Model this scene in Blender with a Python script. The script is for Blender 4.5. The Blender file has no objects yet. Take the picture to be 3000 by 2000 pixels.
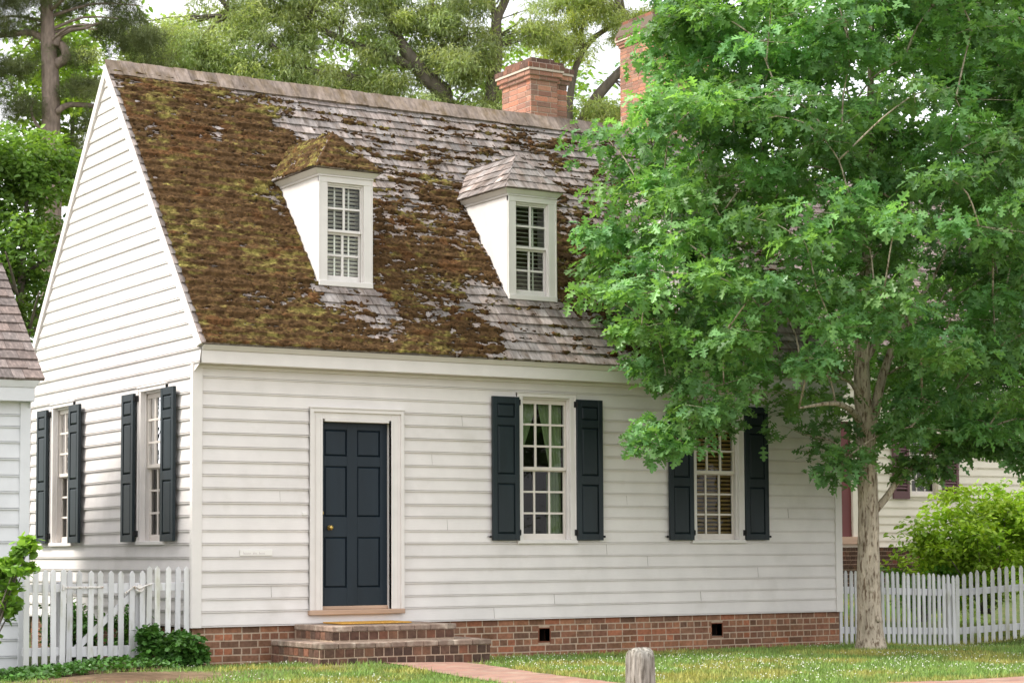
import bpy, bmesh, math, random
import numpy as np
from mathutils import Vector, Matrix

sc = bpy.context.scene
# ------------------------------------------------------------------ camera
cam_d = bpy.data.cameras.new('camera'); cam = bpy.data.objects.new('camera', cam_d)
sc.collection.objects.link(cam); sc.camera = cam
r_ = Vector((0.85074678, -0.52555305, -0.00488902)); u_ = Vector((-0.03098406, -0.0594376, 0.99775105)); f_ = Vector((0.5246617, 0.84868202, 0.06685011))
M = Matrix((r_, u_, -f_)).transposed().to_4x4(); M.translation = Vector((-8.4499, -20.1174, 0.7773))
cam.matrix_world = M
cam_d.sensor_width = 36; cam_d.lens = 71.22; cam_d.shift_y = 220.03 / 3000
cam_d.clip_end = 3000; cam_d.clip_start = 0.1
cam_d.dof.use_dof = True; cam_d.dof.focus_distance = 24.0; cam_d.dof.aperture_fstop = 3.5

# ------------------------------------------------------------------ light
SUN = Vector((-0.60, 0.24, 0.74)).normalized()
EL = math.asin(SUN.z); AZ = math.atan2(SUN.x, SUN.y)
sd = bpy.data.lights.new('sun', 'SUN'); sd.energy = 2.5; sd.angle = math.radians(13); sd.color = (1, .955, .88)
so = bpy.data.objects.new('sun', sd); sc.collection.objects.link(so)
so.rotation_euler = SUN.to_track_quat('Z', 'Y').to_euler()
w = bpy.data.worlds.new('World'); sc.world = w; w.use_nodes = True
nt = w.node_tree; nt.nodes.clear()
out = nt.nodes.new('ShaderNodeOutputWorld'); bg = nt.nodes.new('ShaderNodeBackground')
sky = nt.nodes.new('ShaderNodeTexSky'); sky.sky_type = 'NISHITA'; sky.sun_disc = False
sky.sun_elevation = EL; sky.sun_rotation = AZ
sky.air_density = 1.0; sky.dust_density = 3.0; sky.ozone_density = 1.0
bg.inputs[1].default_value = 0.118
# thin bright cloud over the sky
tc = nt.nodes.new('ShaderNodeTexCoord'); mp = nt.nodes.new('ShaderNodeMapping'); mp.inputs['Scale'].default_value = (1, 1, 2.2)
nz = nt.nodes.new('ShaderNodeTexNoise'); nz.inputs['Scale'].default_value = 2.6; nz.inputs['Detail'].default_value = 7
cr = nt.nodes.new('ShaderNodeMapRange'); cr.inputs['From Min'].default_value = .30; cr.inputs['From Max'].default_value = .56
cr.inputs['To Min'].default_value = .62; cr.inputs['To Max'].default_value = 1.0
mx = nt.nodes.new('ShaderNodeMix'); mx.data_type = 'RGBA'; mx.inputs['B'].default_value = (8.6, 8.6, 8.8, 1)
L = nt.links.new
L(tc.outputs['Generated'], mp.inputs[0]); L(mp.outputs[0], nz.inputs['Vector']); L(nz.outputs[0], cr.inputs[0])
L(cr.outputs[0], mx.inputs['Factor']); L(sky.outputs[0], mx.inputs['A']); L(mx.outputs['Result'], bg.inputs[0]); L(bg.outputs[0], out.inputs[0])
sc.view_settings.view_transform = 'Standard'; sc.view_settings.look = 'None'
sc.view_settings.exposure = 1.0; sc.view_settings.gamma = 1.0
sc.cycles.max_bounces = 6; sc.cycles.transparent_max_bounces = 12

rng = random.Random(7); NP = np.random.default_rng(11)
LINK = sc.collection.objects.link

# ------------------------------------------------------------------ materials
def mat(name, base, rough=.6, spec=.3, var=.0, vscale=8., bump=0., bscale=60., tint=False, col2=None, c2scale=3., c2lo=.45, c2hi=.65,
        stretch=(1, 1, 1), transl=0., metal=0., detail=5, extra=None, bstretch=None, coat=0.):
    m = bpy.data.materials.new(name); m.use_nodes = True; t = m.node_tree; t.nodes.clear()
    N = t.nodes.new; K = t.links.new
    o = N('ShaderNodeOutputMaterial'); b = N('ShaderNodeBsdfPrincipled')
    b.inputs['Roughness'].default_value = rough; b.inputs['Specular IOR Level'].default_value = spec; b.inputs['Metallic'].default_value = metal
    if coat: b.inputs['Coat Weight'].default_value = coat
    co = N('ShaderNodeTexCoord'); mpp = N('ShaderNodeMapping'); mpp.inputs['Scale'].default_value = stretch
    K(co.outputs['Object'], mpp.inputs[0])
    c = N('ShaderNodeRGB'); c.outputs[0].default_value = (*base, 1); cur = c.outputs[0]
    if col2 is not None:
        n = N('ShaderNodeTexNoise'); n.inputs['Scale'].default_value = c2scale; n.inputs['Detail'].default_value = 8; n.inputs['Roughness'].default_value = .65
        K(mpp.outputs[0], n.inputs['Vector']); mr = N('ShaderNodeMapRange'); mr.inputs[1].default_value = c2lo; mr.inputs[2].default_value = c2hi
        K(n.outputs[0], mr.inputs[0]); x = N('ShaderNodeMix'); x.data_type = 'RGBA'; x.inputs['B'].default_value = (*col2, 1)
        K(mr.outputs[0], x.inputs['Factor']); K(cur, x.inputs['A']); cur = x.outputs['Result']
    if tint:
        a = N('ShaderNodeAttribute'); a.attribute_name = 'tint'; x = N('ShaderNodeMix'); x.data_type = 'RGBA'; x.blend_type = 'MULTIPLY'
        x.inputs['Factor'].default_value = 1; K(cur, x.inputs['A']); K(a.outputs['Color'], x.inputs['B']); cur = x.outputs['Result']
    if var:
        n = N('ShaderNodeTexNoise'); n.inputs['Scale'].default_value = vscale; n.inputs['Detail'].default_value = detail; K(mpp.outputs[0], n.inputs['Vector'])
        mr = N('ShaderNodeMapRange'); mr.inputs[1].default_value = .3; mr.inputs[2].default_value = .7; mr.inputs[3].default_value = 1 - var; mr.inputs[4].default_value = 1 + var * .6
        K(n.outputs[0], mr.inputs[0]); x = N('ShaderNodeVectorMath'); x.operation = 'SCALE'; K(cur, x.inputs[0]); K(mr.outputs[0], x.inputs['Scale']); cur = x.outputs[0]
    if bump:
        n = N('ShaderNodeTexNoise'); n.inputs['Scale'].default_value = bscale; n.inputs['Detail'].default_value = 6
        if bstretch: m2 = N('ShaderNodeMapping'); m2.inputs['Scale'].default_value = bstretch; K(co.outputs['Object'], m2.inputs[0]); K(m2.outputs[0], n.inputs['Vector'])
        else: K(mpp.outputs[0], n.inputs['Vector'])
        bp = N('ShaderNodeBump'); bp.inputs['Strength'].default_value = 1; bp.inputs['Distance'].default_value = bump; K(n.outputs[0], bp.inputs['Height']); K(bp.outputs[0], b.inputs['Normal'])
    K(cur, b.inputs['Base Color'])
    if transl:
        tr = N('ShaderNodeBsdfTranslucent'); x = N('ShaderNodeMix'); x.data_type = 'RGBA'; x.blend_type = 'MULTIPLY'; x.inputs['Factor'].default_value = 1
        x.inputs['B'].default_value = (1.25, 1.3, .55, 1); K(cur, x.inputs['A']); K(x.outputs['Result'], tr.inputs[0])
        ms = N('ShaderNodeMixShader'); ms.inputs[0].default_value = transl; K(b.outputs[0], ms.inputs[1]); K(tr.outputs[0], ms.inputs[2]); K(ms.outputs[0], o.inputs[0])
    else: K(b.outputs[0], o.inputs[0])
    return m

def glass_mat():
    m = bpy.data.materials.new('window_glass'); m.use_nodes = True; t = m.node_tree; t.nodes.clear(); N = t.nodes.new; K = t.links.new
    o = N('ShaderNodeOutputMaterial'); tr = N('ShaderNodeBsdfTransparent'); tr.inputs[0].default_value = (.93, .96, .94, 1)
    g = N('ShaderNodeBsdfGlossy'); g.inputs['Roughness'].default_value = .02
    fr = N('ShaderNodeFresnel'); fr.inputs[0].default_value = 1.36
    co = N('ShaderNodeTexCoord'); n = N('ShaderNodeTexNoise'); n.inputs['Scale'].default_value = 7; K(co.outputs['Object'], n.inputs['Vector'])
    bp = N('ShaderNodeBump'); bp.inputs['Distance'].default_value = .004; K(n.outputs[0], bp.inputs['Height']); K(bp.outputs[0], g.inputs['Normal'])
    ms = N('ShaderNodeMixShader'); K(fr.outputs[0], ms.inputs[0]); K(tr.outputs[0], ms.inputs[1]); K(g.outputs[0], ms.inputs[2]); K(ms.outputs[0], o.inputs[0])
    return m

M_ = dict(
    siding=mat('white_siding_paint', (.74, .70, .675), .55, .3, var=.07, vscale=3., bump=.0012, bscale=14, stretch=(1, 1, 1), bstretch=(.6, .6, 9), col2=(.62, .58, .54), c2scale=1.7, c2lo=.55, c2hi=.85, tint=True),
    trim=mat('white_trim_paint', (.74, .70, .67), .5, .3, var=.05, vscale=5, bump=.0008, bscale=30),
    sash=mat('cream_sash_paint', (.74, .68, .62), .5, .3, var=.05, vscale=9),
    fence=mat('white_fence_paint', (.68, .675, .69), .65, .25, var=.10, vscale=9, bump=.002, bscale=25, stretch=(1, 1, .25), col2=(.42, .41, .31), c2scale=7, c2lo=.54, c2hi=.74, tint=True),
    shed=mat('white_shed_paint', (.66, .665, .685), .6, .25, var=.07, vscale=4, bump=.001, bscale=14),
    shutter=mat('dark_green_shutter_paint', (.013, .022, .027), .45, .3, var=.25, vscale=6, bump=.0006, bscale=60, stretch=(1, 1, .2)),
    door=mat('dark_blue_door_paint', (.011, .020, .030), .45, .3, var=.22, vscale=5, bump=.0006, bscale=50, stretch=(1, 1, .2)),
    tan=mat('tan_sill_wood', (.52, .36, .26), .7, .2, var=.2, vscale=10, stretch=(.15, 1, 1), bump=.002, bscale=40),
    brass=mat('brass', (.55, .38, .12), .35, .5, metal=1.),
    iron=mat('black_iron', (.012, .012, .013), .5, .4, var=.2, vscale=60),
    whiteiron=mat('painted_iron', (.72, .69, .66), .55, .3, col2=(.36, .22, .14), c2scale=30, c2lo=.52, c2hi=.66, bump=.003, bscale=80),
    shingle=mat('weathered_wood_shingle', (.285, .25, .235), .85, .15, tint=True, var=.32, vscale=26, stretch=(1, .3, .3), bump=.004, bscale=60, col2=(.13, .098, .075), c2scale=9, c2lo=.46, c2hi=.72),
    shingle2=mat('shed_wood_shingle', (.185, .152, .140), .85, .15, tint=True, var=.3, vscale=30, stretch=(1, .35, .35), bump=.003, bscale=70, col2=(.30, .24, .22), c2scale=40, c2lo=.5, c2hi=.7),
    brick=mat('old_brick', (1., 1., 1.), .85, .15, tint=True, var=.22, vscale=45, bump=.003, bscale=90),
    brickm=mat('old_brick_dirty', (.95, .9, .78), .85, .15, tint=True, var=.25, vscale=30, bump=.003, bscale=90, col2=(.42, .42, .25), c2scale=2.0, c2lo=.52, c2hi=.8),
    mortar=mat('lime_mortar', (.46, .35, .26), .9, .1, var=.15, vscale=30, bump=.003, bscale=80),
    bark=mat('oak_bark', (.54, .46, .36), .9, .1, var=.3, vscale=14, stretch=(1, 1, .22), bump=.035, bscale=34, col2=(.17, .12, .08), c2scale=34, c2lo=.5, c2hi=.62),
    bark2=mat('grey_bark', (.17, .145, .12), .9, .1, var=.3, vscale=12, stretch=(1, 1, .3), bump=.03, bscale=16),
    barkp=mat('pine_bark', (.27, .21, .175), .9, .1, var=.35, vscale=14, stretch=(1, 1, .4), bump=.03, bscale=14),
    oak=mat('oak_leaf', (.150, .315, .125), .42, .4, tint=True, transl=.42),
    dark=mat('dark_leaf', (.075, .17, .06), .5, .4, tint=True, transl=.25),
    willow=mat('willow_oak_leaf', (.38, .47, .25), .45, .5, tint=True, transl=.42),
    pine=mat('pine_needle', (.13, .16, .075), .6, .3, tint=True, transl=.15),
    bright=mat('bright_leaf', (.24, .38, .055), .5, .4, tint=True, transl=.35),
    ivy=mat('ivy_leaf', (.07, .16, .04), .4, .5, tint=True, transl=.15),
    grass=mat('grass_blade', (.24, .29, .11), .6, .3, tint=True, transl=.25),
    clover=mat('clover_flower', (.7, .72, .6), .8, .1),
    doormat=mat('orange_coir', (.62, .34, .08), .95, .05, var=.25, vscale=60, bump=.004, bscale=150),
    post=mat('weathered_post_wood', (.36, .34, .30), .95, .05, var=.5, vscale=40, stretch=(1, 1, .10), bump=.02, bscale=60, col2=(.13, .115, .09), c2scale=48, c2lo=.48, c2hi=.6),
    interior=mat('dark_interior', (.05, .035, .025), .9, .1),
    curtain=mat('green_curtain', (.24, .32, .16), .8, .1, transl=.2),
    tancurtain=mat('beige_curtain', (.34, .29, .25), .8, .1, transl=.2, var=.2, vscale=5),
    blind=mat('pale_blind', (.82, .80, .74), .6, .2),
    woodblind=mat('wood_blind', (.40, .27, .10), .6, .2, var=.2, vscale=5),
    red=mat('maroon_paint', (.16, .045, .045), .5, .3, var=.08, vscale=4),
    redp=mat('purple_brown_paint', (.13, .06, .065), .5, .3, var=.08, vscale=4),
    backwall=mat('cream_siding_paint', (.78, .71, .60), .6, .25, var=.05, vscale=3),
    plaque=mat('plaque_paint', (.80, .77, .73), .5, .3), plaqueink=mat('faded_lettering', (.56, .50, .49), .7, .2),
)
GLASS = glass_mat(); M_['ridge'] = mat('weathered_ridge_shingle', (.25, .215, .195), .88, .12, tint=True, var=.35, vscale=20, stretch=(1, .4, .4), bump=.004, bscale=50, col2=(.15, .115, .07), c2scale=6, c2lo=.45, c2hi=.7); M_['ventm'] = mat('vent_brick_and_hole_shade', (.04, .028, .022), .9, .1, tint=True)
def coping_mat():
    return mat('worn_brick_coping', (.27, .20, .16), .9, .12, tint=True, var=.3, vscale=16, bump=.006, bscale=40, col2=(.50, .43, .35), c2scale=7, c2lo=.5, c2hi=.72)
M_['coping'] = coping_mat(); M_['stepb'] = mat('step_brick', (.92, 1.0, 1.0), .9, .1, tint=True, var=.3, vscale=24, bump=.004, bscale=60, col2=(1.25, 1.3, 1.2), c2scale=5, c2lo=.5, c2hi=.75); M_['pmortar'] = mat('pale_mortar', (.62, .52, .43), .9, .1, var=.12, vscale=30, bump=.003, bscale=80)

# ------------------------------------------------------------------ mesh builder
class MB:
    def __init__(s): s.v = []; s.f = []; s.c = []
    def add(s, vs, fs, c=(1, 1, 1)):
        n = len(s.v); s.v.extend([tuple(x) for x in vs]); s.f.extend([tuple(i + n for i in q) for q in fs]); s.c.extend([c] * len(fs))
    def hexa(s, p, c=(1, 1, 1)):  # 8 points: bottom 4 ccw, top 4
        s.add(p, [(0, 3, 2, 1), (4, 5, 6, 7), (0, 1, 5, 4), (1, 2, 6, 5), (2, 3, 7, 6), (3, 0, 4, 7)], c)
    def box(s, F, u0, u1, n0, n1, z0, z1, c=(1, 1, 1)):
        s.hexa([F(u0, n0, z0), F(u1, n0, z0), F(u1, n1, z0), F(u0, n1, z0), F(u0, n0, z1), F(u1, n0, z1), F(u1, n1, z1), F(u0, n1, z1)], c)
    def build(s, name, m, parent=None, bev=0., smooth=False):
        me = bpy.data.meshes.new(name); me.from_pydata(s.v, [], s.f); me.materials.append(m)
        a = me.attributes.new('tint', 'FLOAT_COLOR', 'FACE')
        arr = np.ones((len(me.polygons), 4), np.float32)
        if len(s.c) == len(me.polygons): arr[:, :3] = np.array(s.c, np.float32).reshape(-1, 3)
        a.data.foreach_set('color', arr.ravel())
        if smooth: me.polygons.foreach_set('use_smooth', [True] * len(me.polygons))
        o = bpy.data.objects.new(name, me); LINK(o)
        bm = bmesh.new(); bm.from_mesh(me); bmesh.ops.recalc_face_normals(bm, faces=bm.faces); bm.to_mesh(me); bm.free()
        if parent: setpar(o, parent)
        if bev:
            md = o.modifiers.new('bevel', 'BEVEL'); md.width = bev; md.segments = 1; md.limit_method = 'ANGLE'
        return o

def setpar(o, p):
    # all meshes are written in world coordinates: keep them there under their parent
    o.parent = p; W = p_world(p); o.matrix_parent_inverse = W.inverted()
def p_world(p):
    m = Matrix.LocRotScale(p.location, p.rotation_euler, p.scale)
    if p.parent: m = p_world(p.parent) @ p.matrix_parent_inverse @ m
    return m
def frame(o, U, N):
    o = Vector(o); U = Vector(U).normalized(); N = Vector(N).normalized()
    def F(u, n, z): return tuple(o + U * u + N * n + Vector((0, 0, z)))
    F.o, F.U, F.N = o, U, N
    return F
def thing(name, label, cat, loc, group=None):
    o = bpy.data.objects.new(name, None); LINK(o); o.location = loc; o.empty_display_size = .2; return tag(o, label, cat, group)
def tag(o, label, cat, group=None):
    o['label'] = label; o['category'] = cat
    if group: o['group'] = group
    return o
def struct(o): o['kind'] = 'structure'; return o

FR = frame((0, 0, 0), (1, 0, 0), (0, -1, 0))       # front wall
GA = frame((0, 0, 0), (0, -1, 0), (-1, 0, 0))      # left gable wall, u = -Y
HX, HD = 8.95, 5.348

# value noise
def vnoise(x, y, seed=0):
    xi = np.floor(x).astype(np.int64); yi = np.floor(y).astype(np.int64); fx = x - xi; fy = y - yi
    fx = fx * fx * (3 - 2 * fx); fy = fy * fy * (3 - 2 * fy)
    def h(a, b):
        n = (a * 374761393 + b * 668265263 + seed * 974634777) & 0x7fffffff; n = ((n ^ (n >> 13)) * 1274126177) & 0x7fffffff
        return ((n ^ (n >> 16)) & 0xffff) / 65535.0
    return (h(xi, yi) * (1 - fx) + h(xi + 1, yi) * fx) * (1 - fy) + (h(xi, yi + 1) * (1 - fx) + h(xi + 1, yi + 1) * fx) * fy
def fbm(x, y, o=4, seed=0):
    s = 0; a = .5; t = 0
    for k in range(o): s = s + a * vnoise(x * 2 ** k, y * 2 ** k, seed + k); t += a; a *= .55
    return s / t

# ------------------------------------------------------------------ builders
def cut(iv, a, b):
    r = []
    for (x, y) in iv:
        if b <= x or a >= y: r.append((x, y)); continue
        if a > x: r.append((x, a))
        if b < y: r.append((b, y))
    return r
def siding(F, zs, rangef, holes):
    mb = MB()
    for k in range(len(zs) - 1):
        za, zb = zs[k], zs[k + 1]; g = rng.uniform(.965, 1.02); col = (g, g, g)
        top = zb + .012 if k < len(zs) - 2 else zb
        e = rng.uniform(-.002, .003); za0 = za + (rng.uniform(-.0015, .0015) if k else 0)
        prof = [(za0, -.004), (za0, .024 + e), (za + .010, .0248 + e), (za + .0102, .006), (za + .0180, .006), (za + .0182, .0226 + e), (top, .006)]
        for (pz0, pn0), (pz1, pn1) in zip(prof[:-1], prof[1:]):
            bs = [pz0] + sorted({c for h in holes for c in h[2:4] if pz0 < c < pz1}) + [pz1]
            for zl, zh in zip(bs[:-1], bs[1:]):
                if pz1 == pz0: na, nb = pn0, pn1
                else:
                    na = pn0 + (pn1 - pn0) * (zl - pz0) / (pz1 - pz0); nb = pn0 + (pn1 - pn0) * (zh - pz0) / (pz1 - pz0)
                zm = (zl + zh) / 2; l0, r0 = rangef(zl); l1, r1 = rangef(zh)
                if r0 - l0 < .01: continue
                ivs = [(l0, r0)]
                for h in holes:
                    if h[2] < zm < h[3]: ivs = cut(ivs, h[0], h[1])
                for (a, b) in ivs:
                    a1 = l1 if a == l0 else a; b1 = r1 if b == r0 else b
                    if b1 < a1: a1 = b1 = (a1 + b1) / 2
                    mb.add([F(a, na, zl), F(b, na, zl), F(b1, nb, zh), F(a1, nb, zh)], [(0, 1, 2, 3)], col)
    return mb

BRK = [(.24, .115, .08), (.20, .095, .07), (.27, .135, .09), (.17, .085, .065), (.31, .15, .095), (.13, .08, .062), (.23, .13, .095), (.19, .11, .08), (.34, .13, .08)]
def bcol(dark=0.):
    c = rng.choice(BRK); c = tuple(.62 * a + .38 * b for a, b in zip(c, (.235, .125, .09))); g = rng.uniform(.85, 1.12)
    if rng.random() < dark: c = (.15, .09, .07)
    return tuple(x * g for x in c)
def bricks(mb, F, u0, u1, z0, z1, n0, n1, bond='english', course=.0765, L=.216, holes=(), dark=.1, joint=.014, jit=.0025, light=1., rangef=None):
    z = z1; k = 0
    while z > z0 + .02:
        zb = max(z - course + joint, z0)
        hd = (bond == 'header') or (bond == 'english' and k % 2 == 1)
        l = L / 2 if hd else L
        a, b = (u0, u1) if rangef is None else rangef(z)
        u = a - (rng.uniform(.2, .8) * l if True else 0)
        while u < b:
            if bond == 'flemish': l = L if (int(round((u) * 10)) % 2) else L / 2
            e = u + l * (1 + rng.uniform(-.03, .03)); x0, x1 = max(u, a), min(e - joint, b)
            ok = x1 - x0 > .015
            for h in holes:
                if x1 > h[0] and x0 < h[1] and zb < h[3] and z > h[2]:
                    if x0 < h[0] and h[0] - x0 > .02: x1 = h[0]
                    elif x1 > h[1] and x1 - h[1] > .02: x0 = h[1]
                    else: ok = False
            if ok:
                c = bcol(dark); c = tuple(q * light for q in c); j = rng.uniform(-jit, jit)
                mb.box(F, x0, x1, n0, n1 + j, zb, z + rng.uniform(-.001, .001), c)
            u = e
        z -= course; k += 1

def raised(mb, F, u0, u1, z0, z1, nb, nf, bev=.022):
    i = bev; P = lambda a, b, n: F(a, n, b)
    m = .006
    o = [P(u0, z0, nb), P(u1, z0, nb), P(u1, z1, nb), P(u0, z1, nb)]
    q = [P(u0 + m, z0 + m, nb), P(u1 - m, z0 + m, nb), P(u1 - m, z1 - m, nb), P(u0 + m, z1 - m, nb)]
    t = [P(u0 + i, z0 + i, nf), P(u1 - i, z0 + i, nf), P(u1 - i, z1 - i, nf), P(u0 + i, z1 - i, nf)]
    mb.add(o + q + t, [(0, 1, 5, 4), (1, 2, 6, 5), (2, 3, 7, 6), (3, 0, 4, 7), (4, 5, 9, 8), (5, 6, 10, 9), (6, 7, 11, 10), (7, 4, 8, 11), (8, 9, 10, 11)])
def panelled(F, u0, u1, z0, z1, n0, n1, cols, rows):
    """a frame-and-panel leaf: cols, rows = lists of (lo, hi) of the panels"""
    mb = MB(); nb = n1 - .017
    us = [u0] + [x for c in cols for x in c] + [u1]
    for k in range(0, len(us), 2): mb.box(F, us[k], us[k + 1], n0, n1, z0, z1)
    zs = [z0] + [x for c in rows for x in c] + [z1]
    for (a, b) in cols:
        for k in range(0, len(zs), 2): mb.box(F, a, b, n0, n1 - .0006, zs[k], zs[k + 1])
        for (c, d) in rows: mb.box(F, a, b, n0, nb - .004, c, d); raised(mb, F, a, b, c, d, nb - .0035, n1 - .003)
    return mb

def curtain(F, fl, fr, z0, z1, n, m, par, name='curtain', folds=9, nz=24, nu=44):
    mb = MB(); V = []
    for j in range(nz + 1):
        z = z1 + (z0 - z1) * j / nz; a, b = fl(z), fr(z)
        for i in range(nu + 1):
            t = i / nu; V.append(F(a + (b - a) * t, n + .018 * math.sin(t * folds * 6.283 + .4 * math.sin(z * 3)) , z))
    fs = [(j * (nu + 1) + i, j * (nu + 1) + i + 1, (j + 1) * (nu + 1) + i + 1, (j + 1) * (nu + 1) + i) for j in range(nz) for i in range(nu)]
    mb.add(V, fs); return mb.build(name, m, par, smooth=True)

def window(par, F, uc, z0, z1, hw, cols, zrows_t, zrows_b, meet, cas=.08, head=.042, sillz=.045, proud=.035, rec=.045, mf=None, ms=None, mun=.025, stile=.027, brail=.072, cover=None, sill_u=.01):
    """double hung sash window in local frame F; returns the window part"""
    mf = mf or M_['trim']; ms = ms or M_['sash']
    L0, R0 = uc - hw, uc + hw
    fr = MB()
    for a, b in ((L0 - cas, L0), (R0, R0 + cas)):
        fr.box(F, a, b, -.02, proud, z0, z1 + head)
    fr.box(F, L0 - cas - .004, R0 + cas + .004, -.02, proud + .004, z1, z1 + head)
    fr.box(F, L0 - cas - .012, R0 + cas + .012, -.02, proud + .016, z1 + head, z1 + head + .012)
    # backband on the outer edge of the casing
    for a, b in ((L0 - cas - .004, L0 - cas + .014), (R0 + cas - .014, R0 + cas + .004)): fr.box(F, a, b, -.01, proud + .009, z0, z1 + head - .001)
    # jamb reveal
    for a, b in ((L0 - .012, L0), (R0, R0 + .012)): fr.box(F, a, b, -rec - .09, -.021, z0, z1)
    fr.box(F, L0, R0, -rec - .09, -.021, z1, z1 + .012)
    fr.box(F, L0, R0, -.03, -.012, z1 - .022, z1 - .0005)           # head stop
    for a, b in ((L0, L0 + .016), (R0 - .016, R0)): fr.box(F, a, b, -.03, -.012, z0 + .001, z1 - .0225)
    W = fr.build('window', mf, par, bev=.003)
    s = MB(); s.box(F, L0 - cas - sill_u, R0 + cas + sill_u, -rec - .09, proud + .02, z0 - sillz, z0); s.build('sill', mf, W, bev=.005)
    gl = []
    for nm, (rows, nb, ztop, zbot) in dict(t=(zrows_t, -rec, z1 - .001, meet[0]), b=(zrows_b, -rec - .034, meet[1], z0 + .001)).items():
        sb = MB(); n0, n1 = nb - .03, nb
        a0, a1 = L0 + .001, R0 - .001
        for a, b in ((a0, a0 + stile), (a1 - stile, a1)): sb.box(F, a, b, n0, n1, zbot, ztop)
        zt = rows[0][1]; zb = rows[-1][0]
        sb.box(F, a0 + stile, a1 - stile, n0, n1 - .0008, zt, ztop); sb.box(F, a0 + stile, a1 - stile, n0, n1 - .0008, zbot, zb)
        pw = (a1 - a0 - 2 * stile - (cols - 1) * mun) / cols; x = a0 + stile
        for c in range(cols - 1): sb.box(F, x + pw, x + pw + mun, n0 + .004, n1 - .004, zb, zt); x += pw + mun
        for (p, q) in zip(rows[:-1], rows[1:]): sb.box(F, a0 + stile, a1 - stile, n0 + .005, n1 - .005, q[1], p[0])
        sb.build('sash', ms, W, bev=.002)
        gl.append((a0 + stile, a1 - stile, nb - .017, zb, zt))
    g = MB()
    for a, b, n, c, d in gl: g.add([F(a, n, c), F(b, n, c), F(b, n, d), F(a, n, d)], [(0, 1, 2, 3)])
    g.build('glass', GLASS, W)
    if cover: cover(W)
    return W

def shutter(par, F, u0, u1, z0, z1, n0=.042, n1=.078, tilt=0.):
    w_ = u1 - u0; h = z1 - z0
    rows = [(z0 + .045 * h, z0 + .396 * h), (z0 + .457 * h, z0 + .80 * h), (z0 + .853 * h, z0 + .951 * h)]
    F2 = F
    if tilt:
        def F2(u, n, z, _F=F): return _F(u, n + (z - z0) * 0 + tilt * (u - u0), z)
    mb = panelled(F2, u0, u1, z0, z1, n0, n1, [(u0 + .063, u1 - .063)], rows)
    o = mb.build('shutter', M_['shutter'], par, bev=.003)
    return o
def hinges(par, F, u, s, z0, z1):
    for z in (z0 + .09, z1 - .06):
        mb = MB(); mb.box(F, u - .02, u + .02, .036, .062, z - .035, z + .035); mb.box(F, u - .006, u + .006, .0365, .09, z - .025, z + .025); mb.build('hinge', M_['iron'], par)

# ---- shingles: rows from the eave up on a plane; o origin at eave, U along, S up-slope, Nn outward
def shingles(o, U, S, Nn, rf, length, expo=.15, wmin=.08, wmax=.17, thick=.024, hole=None, cj=.0, tone=(1, 1, 1)):
    o = Vector(o); U = Vector(U).normalized(); S = Vector(S).normalized(); Nn = Vector(Nn).normalized(); mb = MB()
    def P(u, s, n): return tuple(o + U * u + S * s + Nn * n)
    rows = int(math.ceil(length / expo - .15))
    for k in range(rows):
        s0 = k * expo; s1 = min(s0 + expo + .035, length); a, b = rf(s0 + .01); a2, b2 = rf(min(s0 + expo, length))
        u = a; 
        if b - a < .02: continue
        while u < b - .005:
            w_ = rng.uniform(wmin, wmax); e = min(u + w_, b)
            if b - e < .04: e = b
            if not (hole and hole((u + e) / 2, s0 + expo / 2)):
                j = rng.uniform(-.007, .007) if k else rng.uniform(-.012, .002); h = thick * rng.uniform(.8, 1.25); g = rng.uniform(.72, 1.2) * (1.3 if rng.random() < .08 else 1); wv = rng.uniform(-.04, .06)
                c = (g * tone[0] * (1 + wv), g * tone[1], g * tone[2] * (1 - wv * .5))
                la, ra = u + .002, e - .002
                # upper corners follow hips
                ua = max(la, a2) if a2 > a + 1e-6 else la; ub = min(ra, b2) if b2 < b - 1e-6 else ra
                if ub < ua: ua = ub = (ua + ub) / 2
                p = [P(la, s0 + j, 0), P(ra, s0 + j + rng.uniform(-.003, .003), 0), P(ub, s1, 0), P(ua, s1, 0), P(la, s0 + j, h), P(ra, s0 + j + rng.uniform(-.002, .002), h * rng.uniform(.85, 1.15)), P(ub, s1, .004), P(ua, s1, .004)]
                mb.hexa(p, c)
            u = e
    return mb

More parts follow.
